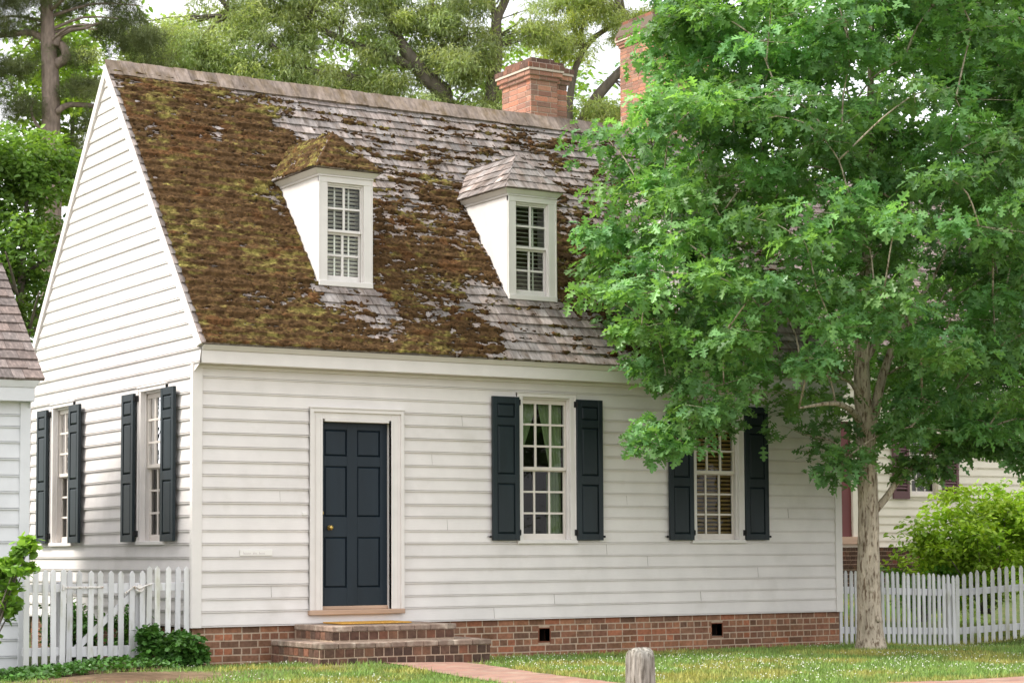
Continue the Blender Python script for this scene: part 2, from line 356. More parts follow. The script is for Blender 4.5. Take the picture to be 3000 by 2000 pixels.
def moss(o, U, S, Nn, w_, length, cover, name, parent, expo=.15, res=.015, hole=None, seed=3, thick=.024, rf=None):
    nu, ns = int(w_ / res) + 1, int(length / res) + 1
    u = np.linspace(0, w_, nu)[None, :].repeat(ns, 0); s = np.linspace(-.012, length, ns)[:, None].repeat(nu, 1)
    ph = np.mod(s, expo) / expo
    base = thick * (1 - ph * .85)
    n1 = fbm(u / .22, s / .085, 4, seed); n2 = fbm(u / .045, s / .03, 3, seed + 50); n3 = fbm(u / .9, s / .6, 3, seed + 90)
    c = cover(u, s) * 1.0 + (n3 - .5) * .5
    rowt = .13 * np.exp(-((ph - .93) / .13) ** 2) + .10 * np.exp(-((ph - .02) / .14) ** 2) - .05
    d = c + rowt * (1.15 - c) * 1.2 - (n1 * .5 + n2 * .5 - .5) * 2.1 - .5
    t = np.clip(d * .10, -.02, .024) + ((n2 - .5) * .030 + (fbm(u / .11, s / .05, 2, seed + 8) - .45) * .022 + (vnoise(u / .022, s / .02, seed + 5) - .5) * .012) * (d > 0)
    h = base + t + .001
    on = d > .0
    if hole is not None: on &= ~hole(u, s)
    if rf is not None:
        lo, hi = rf(s); on &= (u > lo) & (u < hi)
    o_, U_, S_, N_ = [np.array(tuple(Vector(q))) for q in (o, Vector(U).normalized(), Vector(S).normalized(), Vector(Nn).normalized())]
    P = o_ + u[..., None] * U_ + s[..., None] * S_ + np.where(on, h, base - .006)[..., None] * N_
    f = on[:-1, :-1] | on[1:, :-1] | on[:-1, 1:] | on[1:, 1:]
    if hole is not None: f &= ~hole(u, s)[:-1, :-1]
    jj, ii = np.nonzero(f); q = np.stack([jj * nu + ii, jj * nu + ii + 1, (jj + 1) * nu + ii + 1, (jj + 1) * nu + ii], 1)
    # colour: brown cushions, olive where fresh
    g1 = fbm(u / .5, s / .28, 4, seed + 20); g2 = fbm(u / .09, s / .05, 3, seed + 30); g3 = vnoise(u / .02, s / .015, seed + 77)
    ol = np.clip((g1 * .45 + g2 * .45 + ph * .12 - .535) * 5, 0, 1)[..., None]
    dk = (.15 + 1.9 * g2 * g3 + .35 * np.clip(t / .02, 0, 1))[..., None]
    brown = np.array([.074, .042, .018]); olive = np.array([.150, .128, .036])
    C = (brown * (1 - ol) + olive * ol) * dk * 1.2
    rd = np.clip((fbm(u / .3, s / .16, 3, seed + 60) - .62) * 8, 0, 1)[..., None]; C = C * (1 - rd) + np.array([.082, .040, .016]) * rd * dk * 1.25
    return npmesh(name, P.reshape(-1, 3), q, M_['moss'], parent, C[jj, ii], smooth=True)

def npmesh(name, V, Q, m, parent, tint=None, smooth=False, loops=None, lstart=None):
    me = bpy.data.meshes.new(name)
    if loops is None:
        used = np.unique(Q); rm = np.zeros(len(V), np.int64); rm[used] = np.arange(len(used)); V = V[used]; Q = rm[Q]
        k = Q.shape[1]; loops = Q.reshape(-1); lstart = np.arange(len(Q)) * k; ltot = np.full(len(Q), k)
    else: ltot = np.diff(np.append(lstart, len(loops)))
    me.vertices.add(len(V)); me.vertices.foreach_set('co', V.astype(np.float32).ravel())
    me.loops.add(len(loops)); me.loops.foreach_set('vertex_index', loops.astype(np.int32))
    me.polygons.add(len(lstart)); me.polygons.foreach_set('loop_start', lstart.astype(np.int32)); me.polygons.foreach_set('loop_total', ltot.astype(np.int32))
    me.update(calc_edges=True)
    if smooth: me.polygons.foreach_set('use_smooth', [True] * len(lstart))
    me.materials.append(m)
    if tint is not None:
        a = me.attributes.new('tint', 'FLOAT_COLOR', 'FACE'); arr = np.ones((len(lstart), 4), np.float32); arr[:, :3] = tint; a.data.foreach_set('color', arr.ravel())
    o = bpy.data.objects.new(name, me); LINK(o)
    if parent: setpar(o, parent)
    return o
M_['moss'] = mat('roof_moss', (1, 1, 1), .95, .1, tint=True, var=.25, vscale=90, bump=.006, bscale=160)

# ---- leaves
def half(lst):
    """outline of half a leaf -> template verts + faces, mirrored; lst of (x,y) from base to tip; split index list"""
    return lst
OAK_H = [(0, 0), (.14, .02), (.19, .15), (.27, .19), (.30, .05), (.40, .06), (.46, .27), (.56, .33), (.59, .10), (.67, .08), (.74, .24), (.83, .23), (.84, .09), (.93, .11), (1.0, 0)]
def template(H, mid, fold=.18, droop=.25):
    V = []; F = []
    for sgn in (1, -1):
        a = H[:mid + 1]; b = H[mid:]
        for part, (m0, m1) in ((a, (None, H[mid][0])), (b, (H[mid][0], None))):
            pts = [(x, y * sgn) for x, y in part]
            if m1 is not None: pts.append((m1, 0))
            else: pts.append((m0, 0))
            n = len(V); V += [(x, y, abs(y) * fold - droop * x * x) for x, y in pts]; F.append(list(range(n, n + len(pts))))
    return np.array(V, float), F
T_OAK = template(OAK_H, 5)
T_OV = (np.array([(0, 0, 0), (.35, .26, .05), (.75, .2, .0), (1, 0, -.12), (.75, -.2, .0), (.35, -.26, .05)], float), [[0, 1, 2, 3], [0, 3, 4, 5]])
T_LANCE = (np.array([(0, 0, 0), (.45, .085, .02), (1, 0, -.12), (.45, -.085, .02)], float), [[0, 1, 2, 3]])
T_NEEDLE = (np.array([(0, 0, 0), (.5, .022, 0), (1, 0, -.05), (.5, -.022, 0)], float), [[0, 1, 2, 3]])
T_IVY = (np.array([(0, 0, 0), (.05, .38, .03), (.4, .3, .05), (.62, .42, .0), (1, 0, -.08), (.62, -.42, 0), (.4, -.3, .05), (.05, -.38, .03)], float), [[0, 1, 2, 3, 4], [0, 4, 5, 6, 7]])
def leaves(name, T, pos, az, pitch, roll, size, tint, m, parent):
    V, F = T; N = len(pos)
    ca, sa, cp, sp = np.cos(az), np.sin(az), np.cos(pitch), np.sin(pitch)
    X = np.stack([ca * cp, sa * cp, sp], 1); S0 = np.stack([-sa, ca, np.zeros(N)], 1); Z0 = np.cross(X, S0)
    cr_, sr = np.cos(roll)[:, None], np.sin(roll)[:, None]; Y = S0 * cr_ + Z0 * sr; Z = -S0 * sr + Z0 * cr_
    P = pos[:, None, :] + size[:, None, None] * (V[None, :, 0, None] * X[:, None] + V[None, :, 1, None] * Y[:, None] + V[None, :, 2, None] * Z[:, None])
    lo = np.concatenate([np.array(f) for f in F]); nl = len(lo)
    st = np.concatenate([[0], np.cumsum([len(f) for f in F])[:-1]])
    loops = (lo[None] + np.arange(N)[:, None] * len(V)).ravel(); ls = (st[None] + np.arange(N)[:, None] * nl).ravel()
    return npmesh(name, P.reshape(-1, 3), None, m, parent, np.repeat(tint, len(F), 0), False, loops, ls)

def tube(mb, pts, rad, n=9, noise=.0, c=(1, 1, 1), sub=3):
    # Catmull-Rom resample
    P = [Vector(p) for p in pts]; out = []; R = []
    for i in range(len(P) - 1):
        p0 = P[max(i - 1, 0)]; p1 = P[i]; p2 = P[i + 1]; p3 = P[min(i + 2, len(P) - 1)]
        for k in range(sub):
            t = k / sub
            out.append(.5 * ((2 * p1) + (p2 - p0) * t + (2 * p0 - 5 * p1 + 4 * p2 - p3) * t * t + (3 * p1 - p0 - 3 * p2 + p3) * t ** 3)); R.append(rad[i] + (rad[i + 1] - rad[i]) * t)
    out.append(P[-1]); R.append(rad[-1]); V = []; a = None
    for i, p in enumerate(out):
        d = (out[min(i + 1, len(out) - 1)] - out[max(i - 1, 0)]).normalized()
        if a is None: a = d.orthogonal().normalized()
        a = (a - d * a.dot(d)).normalized(); b = d.cross(a)
        for k in range(n):
            th = 6.28318 * k / n; rr = R[i] * (1 + (rng.uniform(-noise, noise) if noise else 0)); V.append(p + a * math.cos(th) * rr + b * math.sin(th) * rr)
    m = len(out); fs = [(i * n + k, i * n + (k + 1) % n, (i + 1) * n + (k + 1) % n, (i + 1) * n + k) for i in range(m - 1) for k in range(n)]
    fs += [tuple(range(n - 1, -1, -1)), tuple((m - 1) * n + k for k in range(n))]
    mb.add(V, fs, c)

# =================================================================== GROUND
def sst(a, b, x): t = np.clip((x - a) / (b - a), 0, 1); return t * t * (3 - 2 * t)
def gz(x, y):
    x = np.asarray(x, float); y = np.asarray(y, float)
    z = -.425 + .055 * np.exp(-((x - 1.2) / 1.6) ** 2 - ((y + 1.5) / 1.2) ** 2) - .09 * sst(8.8, 10.8, x) * sst(-2.5, -.8, y)
    z = z + .17 * sst(11.0, 12.3, x) * sst(-4, -1.5, y) + .45 * sst(1.5, 7, y) * sst(9.5, 12, x)
    z = z + .05 * np.exp(-((x + 1.3) / 1.0) ** 2 - ((y + 1.2) / .7) ** 2)
    return z + .012 * (fbm(x * 1.3 + 50, y * 1.3 + 50, 3, 5) - .5)
def on_path(x, y):
    cx = 2.05 - .10 * (-1.5 - y); return (np.abs(x - cx) < .50) & (y < -1.2)
def on_walk(x, y): return y < -6.2 + .03 * np.sin(x * 2)
def dirt(x, y):
    a = np.exp(-((x + 1.35) / 1.1) ** 2 - ((y + 1.75) / .75) ** 2) * 1.4
    b = .9 * np.exp(-((y + .12) / .22) ** 2) * (x > -1) * (x < 9.2)
    c = .8 * np.exp(-((y + 1.45) / .22) ** 2) * (x > .5) * (x < 3.1)
    return np.clip(a + b + c + (fbm(x * 3 + 9, y * 3 + 9, 3, 8) - .5) * .7, 0, 1)
xs = np.concatenate([[-600, -200, -80, -40, -20, -10], np.arange(-6, 16, .12), [18, 22, 30, 50, 90, 200, 600]])
ys = np.concatenate([[-300, -100, -40, -20, -12], np.arange(-9, 4, .12), [5, 6, 7, 8, 10, 14, 20, 30, 60, 150, 600]])
GX, GY = np.meshgrid(xs, ys); GZ = gz(GX, GY); nx = len(xs); ny = len(ys)
jj, ii = np.meshgrid(np.arange(ny - 1), np.arange(nx - 1), indexing='ij'); jj = jj.ravel(); ii = ii.ravel()
Q = np.stack([jj * nx + ii, jj * nx + ii + 1, (jj + 1) * nx + ii + 1, (jj + 1) * nx + ii], 1)
cxm = (GX[jj, ii] + GX[jj, ii + 1]) / 2; cym = (GY[jj, ii] + GY[jj + 1, ii]) / 2
d_ = dirt(cxm, cym)[:, None]
tg = np.array([.085, .115, .035]) * (1 - d_) + np.array([.26, .19, .12]) * d_
bed = np.exp(-((cxm + 1.35) / .9) ** 2 - ((cym + 1.75) / .7) ** 2)[:, None]
tg = tg * (1 - bed * .75) + np.array([.085, .048, .028]) * bed * .75
g = npmesh('ground', np.stack([GX, GY, GZ], -1).reshape(-1, 3), Q, mat('lawn_soil', (1, 1, 1), .95, .1, tint=True, var=.35, vscale=9, bump=.01, bscale=40, detail=8), None, tg, True); struct(g)

def paving():
    m = bpy.data.materials.new('brick_paving'); m.use_nodes = True; t = m.node_tree; b = t.nodes['Principled BSDF']; N = t.nodes.new; K = t.links.new
    co = N('ShaderNodeTexCoord'); br = N('ShaderNodeTexBrick'); br.inputs['Scale'].default_value = 1; br.inputs['Brick Width'].default_value = .21; br.inputs['Row Height'].default_value = .105
    br.inputs['Mortar Size'].default_value = .005; br.inputs['Color1'].default_value = (.33, .17, .125, 1); br.inputs['Color2'].default_value = (.22, .12, .095, 1); br.inputs['Mortar'].default_value = (.30, .25, .19, 1); br.inputs['Bias'].default_value = -.2
    nz = N('ShaderNodeTexNoise'); nz.inputs['Scale'].default_value = 4; nz.inputs['Detail'].default_value = 8; mr = N('ShaderNodeMapRange'); mr.inputs[1].default_value = .5; mr.inputs[2].default_value = .75; mr.inputs[4].default_value = .7
    x = N('ShaderNodeMix'); x.data_type = 'RGBA'; x.inputs['B'].default_value = (.40, .30, .22, 1)
    K(co.outputs['Object'], br.inputs['Vector']); K(co.outputs['Object'], nz.inputs['Vector']); K(nz.outputs[0], mr.inputs[0]); K(mr.outputs[0], x.inputs['Factor']); K(br.outputs['Color'], x.inputs['A']); K(x.outputs['Result'], b.inputs['Base Color'])
    bp = N('ShaderNodeBump'); bp.inputs['Distance'].default_value = .006; K(br.outputs['Fac'], bp.inputs['Height']); bp.invert = True; K(bp.outputs[0], b.inputs['Normal']); b.inputs['Roughness'].default_value = .85
    return m
PAVE = paving()
def sheet(name, pred, x0, x1, y0, y1, res, lift, m):
    X, Y = np.meshgrid(np.arange(x0, x1, res), np.arange(y0, y1, res)); Z = gz(X, Y) + lift; ok = pred(X, Y); n = X.shape[1]
    f = ok[:-1, :-1] & ok[1:, 1:] & ok[1:, :-1] & ok[:-1, 1:]; j, i = np.nonzero(f)
    q = np.stack([j * n + i, j * n + i + 1, (j + 1) * n + i + 1, (j + 1) * n + i], 1)
    return npmesh(name, np.stack([X, Y, Z], -1).reshape(-1, 3), q, m, None, np.ones((len(q), 3)), True)
struct(sheet('brick_path', lambda x, y: on_path(x, y) & (y > -6.15), .6, 3.2, -6.25, -1.2, .05, .012, PAVE))
struct(sheet('brick_pavement', on_walk, -14, 22, -9.2, -6.1, .1, .016, PAVE))

# grass
def lawn():
    N_ = 230000
    X = NP.uniform(-2.6, 14, N_); Y = NP.uniform(-8, 0.6, N_)
    lo = np.where(X < 3, -3.6 - .85 * X - .5, -6.9); ok = (Y > lo) & (Y > -6.3)
    ok &= ~((X > -.02) & (X < 8.97) & (Y > -.03)) & ~((X > .84) & (X < 2.97) & (Y > -1.28))
    X2 = NP.uniform(8.9, 14, N_ // 4); Y2 = NP.uniform(.1, 5, N_ // 4)
    X = np.concatenate([X[ok], X2]); Y = np.concatenate([Y[ok], Y2])
    ok = ~on_path(X, Y) & (dirt(X, Y) < NP.uniform(.15, 1.0, len(X))) & ~((X < -.2) & (Y > -.9)); X = X[ok]; Y = Y[ok]; n = len(X)
    pos = np.stack([X, Y, gz(X, Y) - .004], 1); pt = fbm(X * 1.6, Y * 1.6, 3, 12); p2 = fbm(X * 5, Y * 5, 2, 14)
    g = NP.uniform(.6, 1.35, n) * (.75 + .5 * p2); k = np.clip((pt - .45) * 4 + NP.uniform(-.3, .3, n), 0, 1)[:, None]
    tint = (np.array([.85, 1.1, .75]) * (1 - k) + np.array([1.55, 1.2, .9]) * k) * g[:, None]
    Tb = (np.array([(0, -.1, 0), (0, .1, 0), (1, 0, 0)], float), [[0, 1, 2]])
    o = leaves('grass', Tb, pos, NP.uniform(0, 6.28, n), NP.uniform(.6, 1.45, n), NP.uniform(-1, 1, n), NP.uniform(.025, .065, n) * (.7 + .7 * p2), tint, M_['grass'], None)
    o['kind'] = 'stuff'; tag(o, 'short lawn of green and yellow grass around the house', 'grass')
    n = 1900; X = NP.uniform(-1, 14, n * 3); Y = NP.uniform(-6, -.2, n * 3); d = fbm(X * 1.1 + 3, Y * 1.1, 3, 33)
    ok = (d > .46) & ~on_path(X, Y) & (dirt(X, Y) < .4) & ~((X > .84) & (X < 2.97) & (Y > -1.28)); X = X[ok][:n]; Y = Y[ok][:n]; n = len(X)
    Tf = (np.array([(1, 0, 0), (0, 1, 0), (-1, 0, 0), (0, -1, 0), (0, 0, 1), (0, 0, -1)], float), [[0, 1, 4], [1, 2, 4], [2, 3, 4], [3, 0, 4], [1, 0, 5], [2, 1, 5], [3, 2, 5], [0, 3, 5]])
    o = leaves('clover', Tf, np.stack([X, Y, gz(X, Y) + NP.uniform(.03, .055, n)], 1), NP.uniform(0, 6, n), np.zeros(n), np.zeros(n), NP.uniform(.004, .009, n), np.ones((n, 3)), M_['clover'], None)
    o['kind'] = 'stuff'; tag(o, 'tiny white clover flowers scattered through the lawn', 'flowers')
lawn()

# =================================================================== MAIN HOUSE
H = thing('clapboard_house', 'white clapboard cottage with a mossy shingle roof, dormers and dark shutters', 'house', (4.4, 2.6, -.43))
ZF = [0, .154, .288, .435, .584, .729, .879, 1.018, 1.178, 1.317, 1.471, 1.613, 1.756, 1.911, 2.061, 2.208, 2.348, 2.498, 2.66, 2.802]
ZG = ZF[:-1] + [2.66 + .1468 * k for k in range(1, 28)]
W1, W2 = 4.449, 6.976; G1, G2 = -1.125, -4.09
hf = [(1.43, 2.44, .13, 2.31)] + [(c - .37, c + .37, .90, 2.62) for c in (W1, W2)]
sf = siding(FR, ZF, lambda z: (.082, HX - .075), hf)
# butt joints in a few long boards
for (x, k) in ((3.72, 0), (5.9, 4), (4.55, 1), (5.3, 5), (7.6, 3), (3.1, 7), (.9, 2), (6.7, 1), (2.9, 12), (5.6, 9), (8.1, 8), (1.0, 9), (3.3, 15), (6.1, 13)):
    for q in range(6): sf.box(FR, x, x + .0025, .006, .0228 - .0023 * (q + 1) + .0032, ZF[k] + .02 + q * .02, ZF[k] + .04 + q * .02, (.45, .43, .4))
sf.build('front_siding', M_['siding'], H)
hg = [(c - .37, c + .37, .90, 2.62) for c in (G1, G2)]
def rake(z): return (z - 3.0) / 1.2245 - .27
def rg(z):
    if z < 2.80: return (-HD + .03, -.03)
    y = rake(z) + .05
    return (max(-HD - .2, -HD + y) , min(-y, .2)) if -y > -HD + y else (-2.674, -2.674)
siding(GA, ZG, rg, hg).build('gable_siding', M_['siding'], H)
# rear and right walls
FB = frame((0, HD, 0), (1, 0, 0), (0, 1, 0)); FRt = frame((HX, 0, 0), (0, 1, 0), (1, 0, 0))
siding(FB, ZF, lambda z: (.05, HX - .05), []).build('rear_siding', M_['siding'], H)
siding(FRt, ZG, lambda z: (.05, HD - .05) if z < 2.8 else (max(-.2, rake(z) + .05), min(HD + .2, HD - rake(z) - .05)) if HD - 2 * rake(z) > .12 else (2.67, 2.67), []).build('right_gable_siding', M_['siding'], H)
# corner boards
for nm, bx in dict(a=(-.032, .084, -.034, .03), b=(HX - .078, HX + .032, -.034, .03), c=(-.032, .06, HD - .03, HD + .034), d=(HX - .06, HX + .032, HD - .03, HD + .034)).items():
    mb = MB(); I = frame((0, 0, 0), (1, 0, 0), (0, 1, 0)); mb.box(I, bx[0], bx[1], bx[2], bx[3], -.004, 2.80); mb.build('corner_board', M_['trim'], H, bev=.003)
# inner dark lining
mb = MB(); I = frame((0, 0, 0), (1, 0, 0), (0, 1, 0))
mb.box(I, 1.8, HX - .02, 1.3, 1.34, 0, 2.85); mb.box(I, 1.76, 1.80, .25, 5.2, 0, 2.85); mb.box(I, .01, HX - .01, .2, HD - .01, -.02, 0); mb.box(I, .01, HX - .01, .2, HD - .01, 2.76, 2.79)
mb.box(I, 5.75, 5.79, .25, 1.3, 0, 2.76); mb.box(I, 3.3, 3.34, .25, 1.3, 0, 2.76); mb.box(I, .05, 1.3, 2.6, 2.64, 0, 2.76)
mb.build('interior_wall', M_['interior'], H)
# cornice
mb = MB()
mb.box(FR, -.0, HX, .002, .20, 2.80, 2.938); mb.box(FR, .0, HX, .001, .045, 2.762, 2.799)
for a in (0,):
    mb.hexa([FR(0, .0, 2.9385), FR(HX, .0, 2.9385), FR(HX, .212, 2.9385), FR(0, .212, 2.9385), FR(0, .0, 2.992), FR(HX, .0, 2.992), FR(HX, .262, 2.992), FR(0, .262, 2.992)])
mb.build('cornice', M_['trim'], H, bev=.004)
mb = MB(); mb.box(FB, 0, HX, .002, .20, 2.80, 2.938); mb.box(FB, 0, HX, 0, .25, 2.939, 2.99); mb.build('cornice', M_['trim'], H)
# bargeboards on both gables
c_, s_ = .6325, .7746
for X0, X1 in ((-.045, -.001), (HX + .001, HX + .045)):
    for sg in (1, -1):
        def B(s, n, x):
            y = -.27 + c_ * s + s_ * n; z = 3.0 + s_ * s - c_ * n; return (x, y if sg == 1 else HD - y, z)
        mb = MB(); n0, n1 = .004, .105; sa, sb, sc2 = .0, 4.650, 4.655 - .105 * s_ / c_
        mb.hexa([B(sa, n0, X0), B(sb, n0, X0), B(sb, n0, X1), B(sa, n0, X1), B(sa + .05, n1, X0), B(sc2, n1, X0), B(sc2, n1, X1), B(sa + .05, n1, X1)])
        mb.build('bargeboard', M_['trim'], H, bev=.003)

# foundation
vents = [(4.36, 4.505, -.262, -.113), (6.89, 7.05, -.268, -.113)]
fd = MB(); bricks(fd, FR, .0, HX, -.72, -.004, -.11, -.018, holes=vents, dark=.07, light=1.25)
fd.build('foundation', M_['brickm'], H, bev=.0015)
fm = MB(); xs_ = [0.002, 4.36, 4.505, 6.89, 7.05, HX - .002]
for k in (0, 2, 4): fm.box(FR, xs_[k], xs_[k + 1], -.12, -.0205, -.72, -.004)
for k in (1, 3): fm.box(FR, xs_[k], xs_[k + 1], -.12, -.0205, -.72, -.265); fm.box(FR, xs_[k], xs_[k + 1], -.12, -.0205, -.112, -.004)
fm.build('mortar', M_['mortar'], bpy.data.objects['foundation'])
mb = MB(); bricks(mb, GA, -HD, -.03, -.72, -.004, -.11, -.018); mb.build('foundation', M_['brickm'], H)
mb = MB(); mb.box(GA, -HD + .01, -.13, -.1, -.026, -.72, -.004); mb.box(FRt, .13, HD, -.1, -.02, -.9, -.004); mb.box(FB, .1, HX - .1, -.1, -.02, -.9, -.004); mb.build('foundation', M_['mortar'], H)
for (a, b, c, d) in vents:
    mb = MB()
    for q in ((a - .014, a, c, d), (b, b + .014, c, d), (a - .014, b + .014, c - .014, c), (a - .014, b + .014, d, d + .012)): mb.box(I, q[0], q[1], .0175, .125, q[2], q[3], (4.5, 2.4, 1.8))
    mb.box(I, a - .03, b + .03, .30, .32, c - .05, d + .04); mb.box(I, a - .03, a - .0145, .126, .30, c - .05, d + .04); mb.box(I, b + .01, b + .03, .122, .30, c - .05, d + .04); mb.box(I, a - .03, b + .03, .122, .30, c - .05, c - .02); mb.build('vent', M_['ventm'], H)  # near-black pocket: the shade inside the hole is put into its colour

def zr(lo, hi, n, mun=.024):
    p = (hi - lo - (n - 1) * mun) / n; return [(hi - (k + 1) * p - k * mun, hi - k * (p + mun)) for k in range(n)]
def cov_green(F, uc):
    def f(W):
        def l_(z): return uc - .33
        def le(z): return uc + (-.035 - .25 * min(1, max(0, (2.5 - z) / .72)) ** 1.1 if z > 1.72 else -.235)
        def ri(z): return uc + (.0 + .16 * min(1, max(0, (2.5 - z) / .72)) if z > 1.72 else .12)
        curtain(F, l_, le, .93, 2.58, -.17, M_['curtain'], W, folds=4); curtain(F, ri, lambda z: uc + .33, .93, 2.58, -.17, M_['curtain'], W, folds=5)
        curtain(F, lambda z: uc + .2, lambda z: uc + .36, .93, 2.58, -.23, M_['curtain'], W, folds=3)
    return f
def cov_blind(F, uc, z0, z1, hw, m, pitch=.045, n=-.15, tilt=.006, cord=()):
    def f(W):
        mb = MB(); z = z0
        while z < z1:
            mb.hexa([F(uc - hw, n, z), F(uc + hw, n, z), F(uc + hw, n + .03, z + tilt), F(uc - hw, n + .03, z + tilt), F(uc - hw, n, z + .003), F(uc + hw, n, z + .003), F(uc + hw, n + .03, z + tilt + .003), F(uc - hw, n + .03, z + tilt + .003)]); z += pitch
        for x in cord: mb.box(F, uc + x, uc + x + .02, n + .031, n + .034, z0, z1)
        mb.build('blind', m, W)
    return f
rt, rb = zr(1.783, 2.525, 3), zr(.998, 1.730, 3)
for uc, cv in ((W1, cov_green(FR, W1)), (W2, cov_blind(FR, W2, .95, 2.56, .33, M_['woodblind'], .05, tilt=.024))):
    window(H, FR, uc, .925, 2.60, .33, 3, rt, rb, (1.742, 1.775), cover=cv)
    for a, b, t in ((uc - .771, uc - .404, 0), (uc + .404, uc + .771, 0)):
        sh_ = shutter(H, FR, a, b, .918, 2.590)
    hinges(H, FR, uc - .402, 1, .92, 2.59); hinges(H, FR, uc + .402, 1, .92, 2.59)
    for x in (uc - .79, uc + .79): mb = MB(); mb.box(FR, x - .03, x + .03, .03, .036, .96, .966); mb.box(FR, x - .004, x + .004, .03, .085, .95, .975); mb.build('shutter_hook', M_['iron'], H)
def cov_tan(F, uc):
    def f(W):
        curtain(F, lambda z: uc - .33, lambda z: uc - .08 - .05 * math.sin(z * 2), .93, 2.58, -.16, M_['tancurtain'], W, folds=4)
        curtain(F, lambda z: uc + .05, lambda z: uc + .33, .93, 2.58, -.16, M_['tancurtain'], W, folds=4)
    return f
for uc in (G1, G2):
    window(H, GA, uc, .925, 2.60, .33, 3, rt, rb, (1.742, 1.775), cover=cov_tan(GA, uc))
    for a, b in ((uc - .775, uc - .410), (uc + .410, uc + .775)): shutter(H, GA, a, b, .918, 2.590, .060, .096)
    hinges(H, GA, uc - .404, 1, .92, 2.59); hinges(H, GA, uc + .404, 1, .92, 2.59)

# door
D = panelled(FR, 1.508, 2.366, .20, 2.232, -.105, -.062, [(1.577, 1.858), (1.985, 2.276)], [(.397, .96), (1.181, 1.745), (1.854, 2.152)]).build('door', M_['door'], H, bev=.002)
def lathe(prof, c, ax, n=16):
    mb = MB(); c = Vector(c); ax = Vector(ax).normalized(); a = ax.orthogonal().normalized(); b = ax.cross(a); V = []
    for (r, h) in prof:
        for k in range(n): V.append(c + ax * h + a * r * math.cos(6.28318 * k / n) + b * r * math.sin(6.28318 * k / n))
    m = len(prof); mb.add(V, [(i * n + k, i * n + (k + 1) % n, (i + 1) * n + (k + 1) % n, (i + 1) * n + k) for i in range(m - 1) for k in range(n)] + [tuple(range(n)), tuple((m - 1) * n + k for k in range(n))]); return mb
KN = [(.028, 0), (.028, .004), (.010, .008), (.010, .03), (.022, .036), (.027, .048), (.022, .06), (.004, .064)]
lathe(KN, (1.640, .062, 1.062), (0, -1, 0)).build('door_knob', M_['brass'], D, smooth=True)
lathe([(.024, 0), (.026, .006), (.02, .012), (.006, .014)], (1.545, .062, 1.224), (0, -1, 0)).build('lock', M_['brass'], D, smooth=True)
mb = MB()
for a, b, s in ((1.350, 1.508, 1), (2.366, 2.524, -1)):
    mb.box(FR, a, b, -.02, .034, .158, 2.376)
    o0, o1 = (a, a + .042) if s == 1 else (b - .042, b); mb.box(FR, o0, o1, -.01, .056, .158, 2.3755)
    i0, i1 = (b - .028, b) if s == 1 else (a, a + .028); mb.box(FR, i0, i1, -.105, .041, .158, 2.26)
    m0, m1 = (a + .07, a + .082) if s == 1 else (b - .082, b - .07); mb.box(FR, m0, m1, 0, .040, .158, 2.31)
mb.box(FR, 1.5085, 2.3655, -.02, .033, 2.2605, 2.3755); mb.box(FR, 1.536 - .0, 2.338, -.105, .0405, 2.233, 2.26); mb.box(FR, 1.392, 2.482, 0, .0555, 2.334, 2.3757)
mb.box(FR, 1.343, 2.531, -.01, .066, 2.376, 2.394); mb.box(FR, 1.508, 2.366, -.11, -.1055, .16, 2.24)
mb.build('door_frame', M_['trim'], H, bev=.003)
mb = MB(); mb.box(FR, 1.342, 2.524, -.11, .075, .105, .158); mb.box(FR, 1.50, 2.37, -.11, -.04, .158, .197); mb.build('threshold', M_['tan'], H, bev=.006)
# name plate and bell plate
mb = MB(); mb.box(FR, .525, .905, .0225, .032, .757, .822); pl = mb.build('name_plate', M_['plaque'], H, bev=.002)
mb = MB(); mb.box(FR, .565, .845, .032, .0324, .774, .7752); x = .565
for wd in ((.014, .008, .008, .010, .008, .008, .007), (.014, .004, .009, .008), (.014, .009, .009, .008, .009)):
    for k, q in enumerate(wd):
        h = .026 if k == 0 or q < .005 else .015
        mb.box(FR, x, x + q, .032, .0326, .775, .776 + h * .35); mb.box(FR, x, x + .003, .032, .0327, .776, .776 + h); x += q + .004
    x += .022
mb.build('lettering', M_['plaqueink'], pl)
mb = MB(); mb.box(FR, 1.262, 1.322, .02, .034, 1.195, 1.232); mb.build('bell_plate', M_['plaque'], H, bev=.003)

# roof
RO, RU, RS, RN = (0, -.27, 3.0), (1, 0, 0), (0, c_, s_), (0, -s_, c_)
dorm = [(1.653, 2.339), (4.172, 4.862), (6.69, 7.38)]
def inD(u, s, e=.0):
    y = -.27 + c_ * s; r = False
    for a, b in dorm: r = r | ((u > a + .02 - e) & (u < b - .02 + e) & (y > .40) & (y < 1.5))
    return r
mb = shingles(RO, RU, RS, RN, lambda s: (-.035, HX + .035), 4.654, hole=lambda u, s: inD(u, s))
mb.hexa([(-.03, -.27, 2.994), (HX + .03, -.27, 2.994), (HX + .03, 2.674, 6.600), (-.03, 2.674, 6.600), (-.03, -.27, 3.0), (HX + .03, -.27, 3.0), (HX + .03, 2.674, 6.6055), (-.03, 2.674, 6.6055)])
ROOF = mb.build('roof', M_['shingle'], H)
mb = shingles((0, HD + .27, 3.0), (1, 0, 0), (0, -c_, s_), (0, s_, c_), lambda s: (-.035, HX + .035), 4.654, wmin=.3, wmax=.6)
mb.hexa([(-.03, HD + .27, 2.985), (HX + .03, HD + .27, 2.985), (HX + .03, 2.675, 6.592), (-.03, 2.675, 6.592), (-.03, HD + .27, 3.0), (HX + .03, HD + .27, 3.0), (HX + .03, 2.675, 6.6055), (-.03, 2.675, 6.6055)])
mb.build('roof', M_['shingle'], H)
